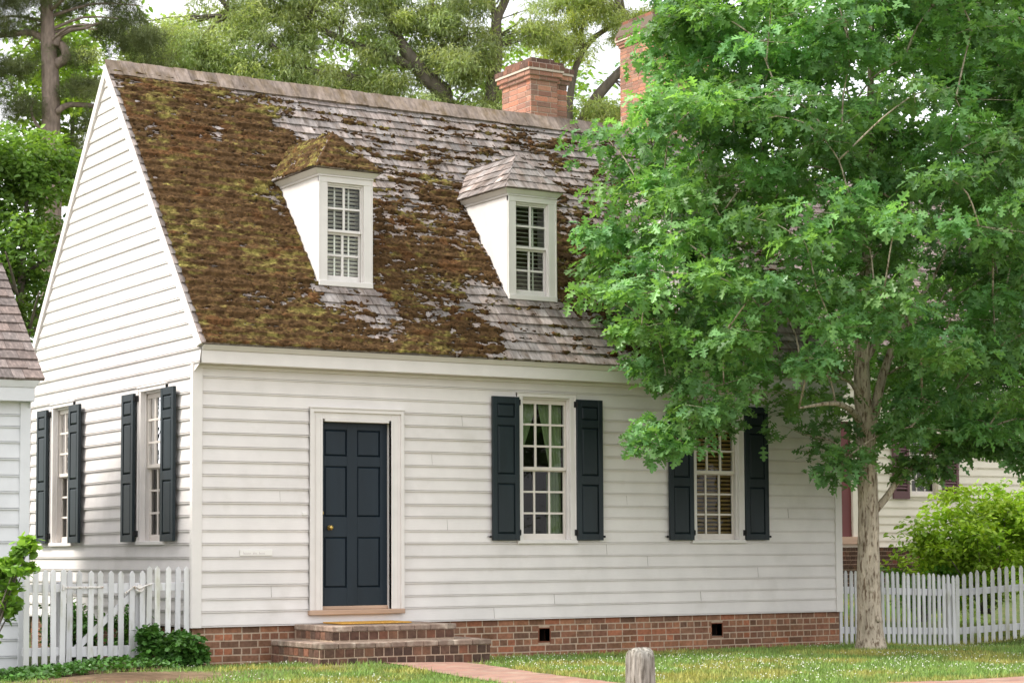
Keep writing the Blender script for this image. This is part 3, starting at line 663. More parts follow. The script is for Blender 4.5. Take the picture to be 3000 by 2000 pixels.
# ridge: top course combed over the rear one
mb = MB(); x = -.04
while x < HX + .02:
    w_ = rng.uniform(.09, .18); e = min(x + w_, HX + .045); g = rng.uniform(.8, 1.2); c = (g * 1.05, g * .98, g * .92); h = rng.uniform(0, .012)
    def RP(s, n): return (-.27 + c_ * s - s_ * n, 3.0 + s_ * s + c_ * n)
    (y0, z0), (y1, z1), (y2, z2), (y3, z3) = RP(4.43 + rng.uniform(-.008, .008), .012), RP(4.70, .014), RP(4.70, .036 + h), RP(4.43, .036 + h)
    mb.hexa([(x + .001, y0, z0), (e - .001, y0, z0), (e - .001, y1, z1), (x + .001, y1, z1), (x + .001, y3, z3), (e - .001, y3, z3), (e - .001, y2, z2), (x + .001, y2, z2)], c); x = e
mb.build('ridge_board', M_['ridge'], ROOF)
CP = np.array([(0, 0, .98), (0, 1.5, .95), (0, 3, .95), (0, 4.4, .8), (.8, .1, .97), (.8, 2.2, .93), (.8, 3.7, .92), (1.2, 4.5, .72), (1.6, 4.45, .35), (1.6, 3.9, .84), (1.9, 3.5, .85), (2.5, 4.5, .12), (2.4, 3.9, .15), (1.3, 1.2, .92), (1.4, 2.8, .88), (1.35, .3, .95),
    (1.9, .95, .12), (2.3, .8, .2), (2.0, .55, .45), (1.9, .1, .88), (2.6, .9, .75), (2.7, .15, .88), (2.7, 1.6, .85), (3.1, 2.3, .72), (3.0, 3.1, .42), (2.7, 3.4, .34), (3.4, 1.4, .82), (3.5, .5, .86), (3.4, .05, .72), (3.7, 2.0, .72), (3.9, 1.7, .8), (3.9, 2.8, .62), (4.3, 3.3, .45), (3.4, 3.8, .45), (3.6, 4.3, .32), (5., 4.3, .34), (3.6, 3.9, .42), (5.0, 3.7, .50), (6, 4.0, .45), (7, 4.3, .3),
    (3.75, .9, .5), (4.0, .75, .06), (4.8, .8, .03), (4.5, .4, .14), (5.2, .55, .12), (4.0, .1, .2), (5.3, .1, .35), (5.0, 1.3, .8), (5.15, 1.9, .92), (5.3, 2.5, .8), (5.5, 1.1, .62), (5.7, .4, .66), (5.9, 1.2, .75), (5.7, 3.0, .52), (6.2, 2.2, .62), (6.3, 3.3, .5), (7, .5, .3), (8, 2, .3), (8.5, 3.5, .25), (8.5, .3, .3)])
def cover_main(u, s):
    num = 0; den = 0
    for (a, b, v) in CP:
        d = ((u - a) ** 2 + (s - b) ** 2 + .012) ** -1.7; num = num + d * v; den = den + d
    return num / den
moss(RO, RU, RS, RN, HX, 4.5, cover_main, 'moss', ROOF, hole=lambda u, s: inD(u, s, .03), res=.014)

# dormers
for (a, b), mode in zip(dorm, (0.9, 0.04, .3)):
    xc = (a + b) / 2; FD = frame((0, .379, 0), (1, 0, 0), (0, -1, 0))
    core = MB()
    for X0, X1 in ((a, a + .022), (b - .022, b)):
        core.add([(X0, .381, 3.79), (X0, .381, 5.128), (X0, 1.49, 5.128), (X1, .381, 3.79), (X1, .381, 5.128), (X1, 1.49, 5.128)], [(0, 1, 2), (3, 5, 4), (0, 3, 4, 1), (1, 4, 5, 2), (2, 5, 3, 0)])
    DM = core.build('dormer', M_['trim'], H)
    crn = MB(); e0, e1 = .012, .072
    for z0, z1, n0, n1 in ((5.046, 5.072, .012, .016), (5.0725, 5.128, .020, .072)):
        crn.hexa([(a - n0, .379 - n0, z0), (b + n0, .379 - n0, z0), (b + n0, 1.44, z0), (a - n0, 1.44, z0), (a - n1, .379 - n1, z1), (b + n1, .379 - n1, z1), (b + n1, 1.5, z1), (a - n1, 1.5, z1)])
    crn.build('dormer_cornice', M_['trim'], DM, bev=.003)
    c = cov_blind(FD, xc, 3.90, 4.97, .225, M_['blind'], .046 if mode > .5 else .052, n=-.13, tilt=.018 if mode > .5 else .003, cord=((.06,) if mode < .5 else (.08, -.1)))
    window(DM, FD, xc, 3.86, 4.984, .232, 2, zr(4.457, 4.942, 2), zr(3.932, 4.402, 2), (4.426, 4.446), cas=.109, head=.066, sillz=.062, proud=.012, rec=.03, ms=M_['trim'], stile=.026, mun=.028, brail=.06, cover=c, sill_u=.003)
    back = MB(); back.box(I, a + .03, b - .03, .75, .77, 4.0, 5.1); back.build('dormer_interior', M_['interior'], DM)
    # hipped dormer roof
    hw_ = (b - a) / 2 + .085; x0, x1 = xc - hw_, xc + hw_; ye = .28; ze = 5.132; rise = .50; run = .457
    Lf = math.hypot(run, rise); Ls = math.hypot(hw_, rise)
    tone = (1, 1, 1)
    ym = lambda s: (ze + rise * s / Ls - 3.3306) / 1.2245 - ye + .04
    planes = [((x0, ye, ze), (1, 0, 0), (0, run, rise), (0, -rise, run), lambda s: (hw_ * s / Lf, 2 * hw_ - hw_ * s / Lf), Lf, 2 * hw_),
              ((x0, ye, ze), (0, 1, 0), (hw_, 0, rise), (-rise, 0, hw_), lambda s: (run * s / Ls, ym(s)), Ls, 1.7),
              ((x1, ye, ze), (0, 1, 0), (-hw_, 0, rise), (rise, 0, hw_), lambda s: (run * s / Ls, ym(s)), Ls, 1.7)]
    rm = MB()
    for o, U, S, Nn, rf, Ln, wd in planes:
        q = shingles(o, U, S, Nn, rf, Ln, expo=.132 if Ln == Lf else .128, thick=.018); n = len(rm.v); rm.v += q.v; rm.f += [tuple(i + n for i in f) for f in q.f]; rm.c += q.c
    yr_ = 1.9; A, Bp, Cc = (x0, ye, ze), (x1, ye, ze), (xc, ye + run, ze + rise - .002)
    rm.add([A, Bp, Cc, (xc, yr_, ze + rise - .002), (x0, 1.5, ze), (x1, 1.5, ze)], [(0, 1, 2), (0, 2, 3, 4), (1, 5, 3, 2), (0, 4, 5, 1)], (.6, .5, .45))
    DR = rm.build('dormer_roof', M_['shingle'], DM)
    for idx, (o, U, S, Nn, rf, Ln, wd) in enumerate(planes):
        if mode > .5 or idx < 0: moss(o, U, S, Nn, wd, Ln, lambda u, s: (.86 if idx == 0 else .66) + 0 * u, 'moss', DM, expo=.13, res=.012, seed=9 + idx * 7, thick=.018, rf=rf)

# chimney
def block(mb, x0, x1, y0, y1, z0, z1, dark=.1, bond='flemish', light=1., side=1.):
    fr = [frame((0, y0, 0), (1, 0, 0), (0, -1, 0)), frame((x0, 0, 0), (0, -1, 0), (-1, 0, 0)), frame((x1, 0, 0), (0, 1, 0), (1, 0, 0)), frame((0, y1, 0), (1, 0, 0), (0, 1, 0))]
    for F, a, b in ((fr[0], x0, x1), (fr[1], -y1 + .032, -y0 - .032), (fr[2], y0 + .032, y1 - .032), (fr[3], x0, x1)):
        bricks(mb, F, a, b, z0, z1, -.03, 0, bond=bond, dark=dark, light=light, course=.0745, joint=.010)
def chimney(par, x0, x1, y0, y1, z0, zs, ztop, setb=None, k=1.):
    mb = MB(); mo = MB(); core = [(x0, x1, y0, y1)] + ([setb] if setb else [])
    for bi, (a, b, c, d) in enumerate(core):
        block(mb, a, b, c, d, z0, zs, light=1.9, dark=.05); mo.box(I, a + .006, b - .006, c + .006, d - .006, z0, zs)
        e = .001 * bi
        for ex, za, zb, dk in ((.028, zs, zs + .055, .05), (.052, zs + .055, zs + .118, .05), (.075, zs + .118, zs + .215, .45)):
            block(mb, a - ex, b + ex, c - ex, d + ex, za + .004, zb, dark=dk, bond='header' if dk > .1 else 'flemish', light=1.0 if dk > .1 else 1.9); mo.box(I, a - ex + .007, b + ex - .007, c - ex + .007, d + ex - .007, za + e, zb - .004 + e)
        z = zs + .215 + e; ex = .07
        mb.hexa([(a - ex, c - ex, z), (b + ex, c - ex, z), (b + ex, d + ex, z), (a - ex, d + ex, z), (a + .02, c + .02, ztop - .05), (b - .02, c + .02, ztop - .05), (b - .02, d - .02, ztop - .05), (a + .02, d - .02, ztop - .05)], (.16, .12, .095))
        block(mb, a + .03, b - .03, c + .03, d - .03, ztop - .06, ztop + .012, dark=.5, light=1.0); mo.box(I, a + .035, b - .035, c + .035, d - .035, ztop - .07, ztop - .004 + e)
    o = mb.build('chimney', M_['brick'], par, bev=.0015); mo.build('mortar', M_['pmortar'], o); return o
chimney(H, 6.02, 6.447, 2.76, 3.51, 5.9, 7.172, 7.47, (6.448, 6.668, 2.86, 3.41))

# steps
S_ = thing('brick_steps', 'two worn brick steps leading up to the dark blue door', 'steps', (1.92, -.6, -.42))
for (x0, x1, y, zt, zb) in ((1.17, 2.68, -.95, .012, -.158), (.89, 2.94, -1.25, -.150, -.50)):
    mb = MB(); cp = MB(); mo = MB(); Ff = frame((0, y + .012, 0), (1, 0, 0), (0, -1, 0)); Fl = frame((x0 + .012, 0, 0), (0, -1, 0), (-1, 0, 0)); Fr2 = frame((x1 - .012, 0, 0), (0, 1, 0), (1, 0, 0))
    zc = zt - .058
    bricks(mb, Ff, x0 + .012, x1 - .012, zb, zc - .004, -.05, 0, bond='header', course=.098, dark=.35, light=.62, L=.23)
    bricks(mb, Fl, .022, -y - .066, zb, zc - .004, -.05, 0, bond='header', course=.098, dark=.25, light=.95, L=.24)
    bricks(mb, Fr2, y + .066, -.022, zb, zc - .004, -.05, 0, bond='header', course=.098, dark=.35, light=.8, L=.24)
    mo.box(I, x0 + .02, x1 - .02, y + .02, -.001 if zt < 0 else -.0, zb, zc)
    x = x0
    while x < x1 - .01:
        e = min(x + rng.uniform(.17, .24), x1); e = x1 if x1 - e < .07 else e
        g = rng.uniform(.75, 1.2); cp.box(I, x + .0015, e - .0015, y, y + .22, zc, zt + rng.uniform(-.002, .002), (g, g, g)); x = e
    for sx, (p, q) in ((0, (x0, x0 + .12)), (1, (x1 - .12, x1))):
        yy = y + .222
        while yy < -.03:
            e = min(yy + .2, -.024); g = rng.uniform(.9, 1.3); cp.box(I, p, q, yy + .001, e, zc, zt + rng.uniform(-.002, .002), (g, g, g)); yy = e
    cp.box(I, x0 + .121, x1 - .121, y + .222, -.03, zc, zt - .002, (1.1, 1.1, 1.1))
    mb.build('riser', M_['stepb'], S_, bev=.003); cp.build('tread', M_['coping'], S_, bev=.008); mo.build('mortar_bed', M_['mortar'], S_)
mb = MB(); mb.box(I, 1.50, 2.36, -.52, -.06, .0145, .030); tag(mb.build('doormat', M_['doormat'], None, bev=.004), 'flat orange coir mat lying on the top brick step', 'doormat')

# =================================================================== LEFT OUTBUILDING
O = thing('clapboard_outbuilding', 'small white clapboard outbuilding with brown shingles at the left edge', 'outbuilding', (-3.2, 1.2, -.42))
az = math.radians(5); SO = (-1.757, .20, 0); SU = (math.cos(az), -math.sin(az), 0); SN = (-math.sin(az), -math.cos(az), 0)
FS = frame(SO, SU, SN); FS2 = frame(SO, (-SN[0], -SN[1], 0), SU)
ZS = [-.42, -.26, -.09, .07, .235, .40, .565, .73, .90, 1.07, 1.24, 1.41, 1.58, 1.75, 1.92, 2.08, 2.20, 2.345]
siding(FS, ZS, lambda z: (-3.5, -.07), []).build('front_siding', M_['shed'], O)
DS = 3.7
rk = lambda z: (z - 2.57) / .72 - .17
siding(FS2, ZS + [2.345 + .16 * k for k in range(1, 17)], lambda z: (.03, DS - .03) if z < 2.34 else (max(-.12, rk(z) + .04), min(DS + .12, DS - rk(z) - .04)) if DS - 2 * rk(z) > .1 else (1.7, 1.7), []).build('gable_siding', M_['shed'], O)
mb = MB(); mb.box(FS, -.075, .03, -.03, .034, -.45, 2.34); mb.build('corner_board', M_['shed'], O, bev=.003)
mb = MB(); mb.box(FS, -3.5, .045, .001, .14, 2.345, 2.485)
mb.hexa([FS(-3.5, 0, 2.4855), FS(.05, 0, 2.4855), FS(.05, .148, 2.4855), FS(-3.5, .148, 2.4855), FS(-3.5, 0, 2.558), FS(.095, 0, 2.558), FS(.095, .175, 2.558), FS(-3.5, .175, 2.558)])
mb.build('cornice', M_['shed'], O, bev=.003)
cs, ss = math.cos(math.atan(.72)), math.sin(math.atan(.72)); yb = Vector((-SN[0], -SN[1], 0))
for sgn, oo in ((1, FS(0, .18, 2.565)), (-1, FS(0, -DS - .18, 2.565))):
    S3 = yb * cs * sgn + Vector((0, 0, ss)); N3 = -yb * ss * sgn + Vector((0, 0, cs)); Ln = (DS / 2 + .18) / cs
    q = shingles(oo, SU, S3, N3, lambda s: (-3.55, .135), Ln, expo=.19, wmin=.1, wmax=.22, thick=.024)
    P_ = lambda u, s, n: tuple(Vector(oo) + Vector(SU) * u + S3 * s + N3 * n)
    q.hexa([P_(-3.55, 0, -.012), P_(.13, 0, -.012), P_(.13, Ln, -.012), P_(-3.55, Ln, -.012), P_(-3.55, 0, 0), P_(.13, 0, 0), P_(.13, Ln, 0), P_(-3.55, Ln, 0)])
    q.build('roof', M_['shingle2'], O)

# =================================================================== FENCES
def picket(mb, F, u, w_, z0, z1, n0, n1, rnd=False, lean=0.):
    h = w_ / 2; g = rng.uniform(.82, 1.08); c = (g, g, g * rng.uniform(.94, 1.02))
    top = [(-h, z1 - .045), (-h * .55, z1 - .012), (0, z1), (h * .55, z1 - .012), (h, z1 - .045)] if rnd else [(-h, z1 - .035), (0, z1), (h, z1 - .035)]
    pts = [(-h, z0), (h, z0)] + [(a, b) for a, b in reversed(top)]; k = len(pts)
    V = [F(u + a + lean * (b - z0), n0, b) for a, b in pts] + [F(u + a + lean * (b - z0), n1, b) for a, b in pts]
    mb.add(V, [tuple(range(k)), tuple(range(2 * k - 1, k - 1, -1))] + [(i, (i + 1) % k, k + (i + 1) % k, k + i) for i in range(k)], c)
FL = frame((0, .03, 0), (1, 0, 0), (0, -1, 0))
PX = [-1.80, -1.709, -1.609, -1.516, -1.424, -1.352, -1.24, -1.126, -1.014, -.904, -.79, -.674, -.559, -.491, -.389, -.277, -.17, -.062]
FE = thing('picket_fence', 'short white picket fence with a gate between outbuilding and house', 'fence', (-.9, .03, -.42), 'white picket fences')
for rg_ in ((0, 5, .635, -.37), (13, 18, .652, -.33)):
    mb = MB()
    for k in range(rg_[0], rg_[1]): picket(mb, FL, PX[k], .058, rg_[3] + rng.uniform(-.01, .01), rg_[2] + rng.uniform(-.006, .006), .0, .02, lean=rng.uniform(-.012, .012))
    mb.build('picket_panel', M_['fence'], FE, bev=.002)
    for z in (.395, -.25):
        mb = MB(); mb.box(FL, PX[rg_[0]] - .03, PX[rg_[1] - 1] + .045, -.04, -.001, z, z + .085); mb.build('rail', M_['fence'], FE, bev=.003)
for x in (-1.405, -.505, -.0):
    if x: mb = MB(); mb.box(FL, x - .04, x + .04, -.125, -.041, -.5, .50); mb.build('post', M_['fence'], FE, bev=.004)
GT = thing('garden_gate', 'low white picket gate with rusty strap hinge and diagonal brace', 'gate', (-.95, .03, -.40))
mb = MB()
for k in range(5, 13): picket(mb, FL, PX[k], .058, -.325 - (.02 if k > 10 else 0), .632 - .002 * k + rng.uniform(-.004, .004), .002, .022, lean=rng.uniform(-.010, .010))
mb.build('picket_panel', M_['fence'], GT, bev=.002)
for z in (.375, -.27): mb = MB(); mb.box(FL, -1.36, -.545, -.034, .001, z, z + .105); mb.build('rail', M_['fence'], GT, bev=.003)
for x in (-1.325, -.59): mb = MB(); mb.box(FL, x - .03, x + .03, -.05, -.0345, -.26, .47); mb.build('stile', M_['fence'], GT, bev=.003)
mb = MB(); mb.hexa([FL(-1.29, -.033, -.165), FL(-1.20, -.033, -.165), FL(-1.20, -.002, -.165), FL(-1.29, -.002, -.165), FL(-.70, -.033, .374), FL(-.61, -.033, .374), FL(-.61, -.002, .374), FL(-.70, -.002, .374)]); mb.build('brace', M_['fence'], GT)
mb = MB(); mb.box(FL, -1.425, -.985, .0225, .030, .432, .452); mb.box(FL, -1.432, -1.412, .0225, .04, .415, .47)
for x in (-1.39, -1.24, -1.13, -1.0): mb.box(FL, x - .008, x + .008, .030, .036, .434, .45)
mb.build('strap_hinge', M_['whiteiron'], GT, bev=.002)
mb = MB(); tube(mb, [FL(-.76, .03, .375), FL(-.71, .035, .41), FL(-.66, .04, .445), FL(-.60, .04, .425), FL(-.54, .04, .45), FL(-.46, .035, .47)], [.009] * 6, 6, sub=4)
tube(mb, [FL(-.66, .03, .45), FL(-.63, .045, .40), FL(-.58, .045, .395), FL(-.55, .03, .43)], [.008] * 4, 6, sub=4); mb.box(FL, -.62, -.57, .0225, .032, .385, .465)
mb.build('latch', M_['whiteiron'], GT)

FE2 = thing('picket_fence', 'long white picket fence running right from the house behind the oak', 'fence', (10.2, .15, -.48), 'white picket fences')
segs = [((9.02, .08), (11.15, .22), (.535, .45), (-.47, -.54)), ((11.2, .20), (12.45, -.95), (.46, .70), (-.54, -.40))]
for (p, q, tz, bz_) in segs:
    d = Vector((q[0] - p[0], q[1] - p[1], 0)); Ln = d.length; U = d.normalized(); Nn = Vector((U.y, -U.x, 0)); F = frame((p[0], p[1], 0), U, Nn); mb = MB(); n = int(Ln / .0935)
    for k in range(n + 1):
        t = k / n; u = t * Ln; picket(mb, F, u, .052, bz_[0] + (bz_[1] - bz_[0]) * t + rng.uniform(-.012, .012), tz[0] + (tz[1] - tz[0]) * t + rng.uniform(-.012, .012), 0, .02, rnd=True, lean=rng.uniform(-.014, .014))
    mb.build('picket_panel', M_['fence'], FE2, bev=.002)
    for h in (.27, .79):
        mb = MB(); z0 = bz_[0] + h; z1 = bz_[1] + h
        mb.hexa([F(0, -.04, z0 - .09), F(Ln, -.04, z1 - .09), F(Ln, -.001, z1 - .09), F(0, -.001, z0 - .09), F(0, -.04, z0), F(Ln, -.04, z1), F(Ln, -.001, z1), F(0, -.001, z0)]); mb.build('rail', M_['fence'], FE2, bev=.003)
    mb = MB(); mb.box(F, Ln - .06, Ln + .02, -.13, -.041, bz_[1] - .1, tz[1] - .12); mb.build('post', M_['fence'], FE2, bev=.004)

# bollard
mb = MB(); bx_, by_ = .22, -7.88; gzb = float(gz(bx_, by_)); n = 40; V = []; prof = [(-.15, 1.0), (.0, 1.0), (.12, .98), (.24, .96), (.34, .94), (.40, .92), (.435, .86), (.455, .72), (.462, .45), (.464, .15)]
for (h, r) in prof:
    for k in range(n):
        th = 6.28318 * k / n; q = r * .112 * (1 + .05 * math.sin(3 * th + 1) + .035 * math.sin(7 * th + 2 + h * 2) + .03 * math.sin(17 * th + h * 3) + rng.uniform(-.02, .02))
        ck = abs(((th - 4.35) + 3.14159) % 6.28318 - 3.14159); q *= 1 - .22 * max(0, 1 - ck / .10) * (1 if h < .44 else .3)
        V.append((bx_ + q * math.cos(th) - .012 * h, by_ + q * math.sin(th), gzb + h * 1.06 + (.012 * math.sin(th * 2 + 1) if h > .4 else 0)))
mb.add(V, [(i * n + k, i * n + (k + 1) % n, (i + 1) * n + (k + 1) % n, (i + 1) * n + k) for i in range(len(prof) - 1) for k in range(n)] + [tuple((len(prof) - 1) * n + k for k in range(n))])
o = mb.build('bollard', M_['post'], None, smooth=True); tag(o, 'weathered grey timber bollard with a split top at the kerb', 'bollard')

# =================================================================== BACK HOUSE
K_ = thing('neighbour_house', 'cream clapboard house with maroon door and louvred shutters behind the oak', 'house', (18.5, 10.7, .3))
FK = frame((0, 7.7, 0), (1, 0, 0), (0, -1, 0)); KG = frame((13.4, 0, 0), (0, -1, 0), (-1, 0, 0))
ZK = [.79 + .152 * k for k in range(23)]
siding(FK, ZK, lambda z: (13.45, 25), [(15.0, 16.0, .95, 3.2), (17.31, 18.05, 1.78, 3.35)]).build('front_siding', M_['backwall'], K_)
rk2 = lambda z: (z - 4.25) / 1.2 + 7.4
siding(KG, [.79 + .155 * k for k in range(47)], lambda z: (-13.7, -7.72) if z < 4.1 else (-(21.4 - rk2(z)), -rk2(z)) if 21.4 - 2 * rk2(z) > .1 else (-10.7, -10.7), []).build('gable_siding', M_['backwall'], K_)
mb = MB(); bricks(mb, FK, 13.45, 25, -.2, .785, -.1, -.02, dark=.3, light=.7); mb.build('foundation', M_['brickm'], K_)
mb = MB(); mb.box(FK, 13.46, 25, -.1, -.028, -.2, .785); mb.box(KG, -13.7, -7.75, -.1, -.02, -.2, .785); mb.build('mortar', M_['mortar'], K_)
mb = MB(); mb.box(FK, 13.4, 25, .001, .2, 4.1, 4.25); mb.build('cornice', M_['backwall'], K_)
q = shingles((13.35, 7.42, 4.25), (1, 0, 0), (0, .64, .768), (0, -.768, .64), lambda s: (0, 11.8), 5.13, expo=.16, wmin=.16, wmax=.3, tone=(.95, .86, .86))
q.add([(13.35, 7.42, 4.24), (25.1, 7.42, 4.24), (25.1, 10.7, 8.18), (13.35, 10.7, 8.18), (13.35, 14, 4.24), (25.1, 14, 4.24)], [(0, 1, 2, 3), (3, 2, 5, 4)]); q.build('roof', M_['shingle'], K_)
mb = MB(); mb.box(FK, 14.98, 15.93, -.06, -.02, 1.03, 3.1); kd = mb.build('door', M_['red'], K_)
mb = MB(); mb.box(FK, 15.931, 16.06, -.05, .03, 1.03, 3.2); mb.box(FK, 14.85, 14.979, -.05, .03, 1.03, 3.2); mb.box(FK, 14.9795, 15.9305, -.05, .029, 3.101, 3.2); mb.build('door_frame', M_['backwall'], K_)
mb = MB(); mb.box(FK, 14.85, 16.25, -.05, .12, .90, 1.03); mb.build('threshold', M_['tan'], K_)
for (y1, z1, x1) in ((.5, .84, 16.75), (.85, .52, 17.05)):
    Fq = frame((0, 7.7 - y1, 0), (1, 0, 0), (0, -1, 0)); mb = MB(); bricks(mb, Fq, 14.2, x1, -.1, z1, -.08, 0, dark=.8, light=.55, bond='header'); mb.box(Fq, 14.2, x1, -y1 + .02, -.01, -.1, z1 - .01, (.4, .3, .25)); mb.build('step', M_['brickm'], K_)
window(K_, FK, 17.68, 1.80, 3.3, .33, 3, zr(2.56, 3.24, 3), zr(1.87, 2.50, 3), (2.52, 2.55), mf=M_['backwall'], cover=cov_tan(FK, 17.68) if False else None)
mb = MB(); mb.box(FK, 17.2, 18.4, -.26, -.24, 1.5, 3.6); mb.box(FK, 18.08, 18.1, -.24, -.15, 1.7, 3.4); mb.build('interior_wall', mat('grey_interior', (.17, .15, .15), .9), K_)
for a, b in ((16.88, 17.27), (18.10, 18.50)):
    mb = MB(); z = 1.9
    for p, q2 in ((a, a + .06), (b - .06, b)): mb.box(FK, p, q2, .035, .07, 1.72, 3.35)
    for p, q2 in ((1.72, 1.86), (3.27, 3.35)): mb.box(FK, a + .06, b - .06, .035, .0695, p, q2)
    while z < 3.26:
        mb.hexa([FK(a + .06, .05, z + .03), FK(b - .06, .05, z + .03), FK(b - .06, .068, z), FK(a + .06, .068, z), FK(a + .06, .05, z + .036), FK(b - .06, .05, z + .036), FK(b - .06, .068, z + .006), FK(a + .06, .068, z + .006)]); z += .055
    sh2 = mb.build('shutter', M_['redp'], K_); mb = MB(); mb.box(FK, a + .05, b - .05, .034, .04, 1.8, 3.3); mb.build('shutter_back', M_['interior'], sh2)
chimney(K_, 13.72, 15.3, 10.6, 11.7, 6.5, 10.5, 11.0)

# =================================================================== PLANTS AND TREES
def crown(name, parent, T, clumps, per, ln, size, m, tint=(1, 1, 1), var=.25, yel=.25, droop=-.15, spread=.12, keep=None, shell=.35, updir=.5, seed=0, pit=.45):
    R = np.random.default_rng(100 + seed); C = np.array([c[0] for c in clumps], float); Rd = np.array([c[1] for c in clumps], float)
    n = len(C) * per; idx = np.repeat(np.arange(len(C)), per)
    d = R.normal(size=(n, 3)); d /= np.linalg.norm(d, axis=1)[:, None]; rr = (shell + (1 - shell) * R.random(n)) ** .6
    p = C[idx] + d * rr[:, None] * Rd[idx]
    cb = R.uniform(1 - var, 1 + var, len(C))[idx] * R.uniform(.85, 1.15, n); cy = R.uniform(0, 1, len(C))[idx]
    if keep is not None: k = keep(p); p, d, cb, cy = p[k], d[k], cb[k], cy[k]
    n = len(p); oaz = np.arctan2(d[:, 1], d[:, 0])
    L_ = n * ln; P = np.repeat(p, ln, 0); A = np.repeat(oaz, ln) + R.uniform(-2.2, 2.2, L_) ; Pi = R.normal(droop, pit, L_); Ro = R.normal(0, .55, L_)
    S = R.uniform(.65, 1.15, L_) * size
    P = P + R.normal(size=(L_, 3)) * spread * np.array([1, 1, .6])
    g = np.repeat(cb, ln) * R.uniform(.75, 1.3, L_); yy = np.clip(np.repeat(cy, ln) * yel + R.uniform(-.1, .12, L_), 0, 1)[:, None]
    tt = (np.array(tint) * (1 - yy) + np.array(tint) * np.array([1.9, 1.35, .6]) * yy) * g[:, None]
    return leaves(name, T, P, A, Pi, Ro, S, tt, m, parent), p
def poly_in(px, pz, poly):
    ins = np.zeros(len(px), bool); n = len(poly); dist = np.full(len(px), 1e9)
    for i in range(n):
        x0, z0 = poly[i]; x1, z1 = poly[(i + 1) % n]
        c = ((z0 > pz) != (z1 > pz)) & (px < (x1 - x0) * (pz - z0) / (z1 - z0 + 1e-12) + x0); ins ^= c
        t = np.clip(((px - x0) * (x1 - x0) + (pz - z0) * (z1 - z0)) / ((x1 - x0) ** 2 + (z1 - z0) ** 2 + 1e-12), 0, 1)
        dist = np.minimum(dist, np.hypot(px - x0 - t * (x1 - x0), pz - z0 - t * (z1 - z0)))
    return ins, dist

# --- the oak in front
OAKX, OAKY = 8.39, -1.21
TR = thing('oak_tree', 'leafy green oak with a stout brown trunk in front of the house', 'tree', (OAKX, OAKY, float(gz(OAKX, OAKY))))
prof = [(5.25, 7.5), (5.07, 6.92), (4.97, 6.50), (4.72, 6.07), (4.40, 5.68), (4.43, 5.37), (4.45, 4.70), (4.38, 4.23), (4.22, 3.91), (4.08, 3.51), (4.26, 3.14), (4.72, 2.93), (5.0, 2.60), (4.98, 2.28), (4.74, 1.93), (5.45, 2.13), (5.9, 2.07), (6.15, 1.74), (6.8, 1.60), (7.6, 1.68), (8.2, 2.0), (9.2, 2.0), (10.06, 1.72), (11.0, 1.65), (12.1, 2.0), (12.8, 3.2), (12.9, 5), (12.3, 7), (11, 8.6), (9.2, 9.6), (7.4, 9.5), (5.9, 8.6)]
def house_ok(p, m=.0):
    x, y, z = p[:, 0], p[:, 1], p[:, 2]; zr_ = 3.0 + 1.2245 * (y + .27)
    return (y < -.32 - m) | (z > zr_ + .18 + m) | (x > HX + .3)
R = np.random.default_rng(5); cl = []
tries = 0
while len(cl) < 480 and tries < 90000:
    tries += 1; x = R.uniform(4, 13); z = R.uniform(1.5, 9.7); ins, dd = poly_in(np.array([x]), np.array([z]), prof)
    if not ins[0] or dd[0] < .16: continue
    T_ = 2.5 * math.sqrt(min(1, dd[0] / 1.9)); y = -1.75 + R.uniform(-1, 1) * T_
    r = min(R.uniform(.30, .62), dd[0] + .16)
    # hollow middle near the trunk
    if math.hypot(x - 8.3, y + 1.3) < .75 and z < 5 and R.random() < .85: continue
    if not house_ok(np.array([[x, y, z]]), .12)[0]: continue
    if 6.25 < x < 7.2 and 2.12 < z < 2.8: continue
    if y < -1.3 and abs((x - 8.25) * .747 - (y + 1.35) * .665) < .34 and 2.1 < z < 3.15 and R.random() < .85: continue
    if any((x - c[0][0]) ** 2 + (y - c[0][1]) ** 2 + ((z - c[0][2]) * 1.5) ** 2 < .40 ** 2 for c in cl): continue
    cl.append(((x, y, z), (r, r, r * .42)))
cl += [((x, y, z), (.32, .32, .17)) for x, y, z in ((8.78, -1.6, 1.78), (8.95, -1.75, 1.86), (9.0, -1.75, 2.15), (9.35, -1.9, 2.1), (9.7, -1.7, 2.15), (9.2, -2.2, 2.35), (7.5, -1.7, 1.72), (10.2, -2.0, 2.0), (8.6, -1.1, 2.25), (5.3, -1.5, 2.02), (5.0, -1.4, 2.0), (5.35, -1.5, 6.9), (5.5, -1.2, 6.4), (5.8, -1.6, 6.7), (6.2, -1.4, 6.2), (6.0, -1.2, 7.2), (5.5, -1.8, 7.4), (6.5, -1.5, 6.8), (6.4, -1.8, 5.8), (5.9, -1.8, 5.6), (5.2, -1.5, 5.9), (9.0, -.6, 4.3), (9.6, -.8, 3.6), (10.4, -1, 3.2), (8.9, -.9, 5), (10, -1.2, 4.4))]
_, pts = crown('crown', TR, T_OAK, cl, 23, 5, .185, M_['oak'], var=.34, yel=.34, droop=-.2, spread=.06, keep=lambda p: house_ok(p), shell=.15, seed=1)
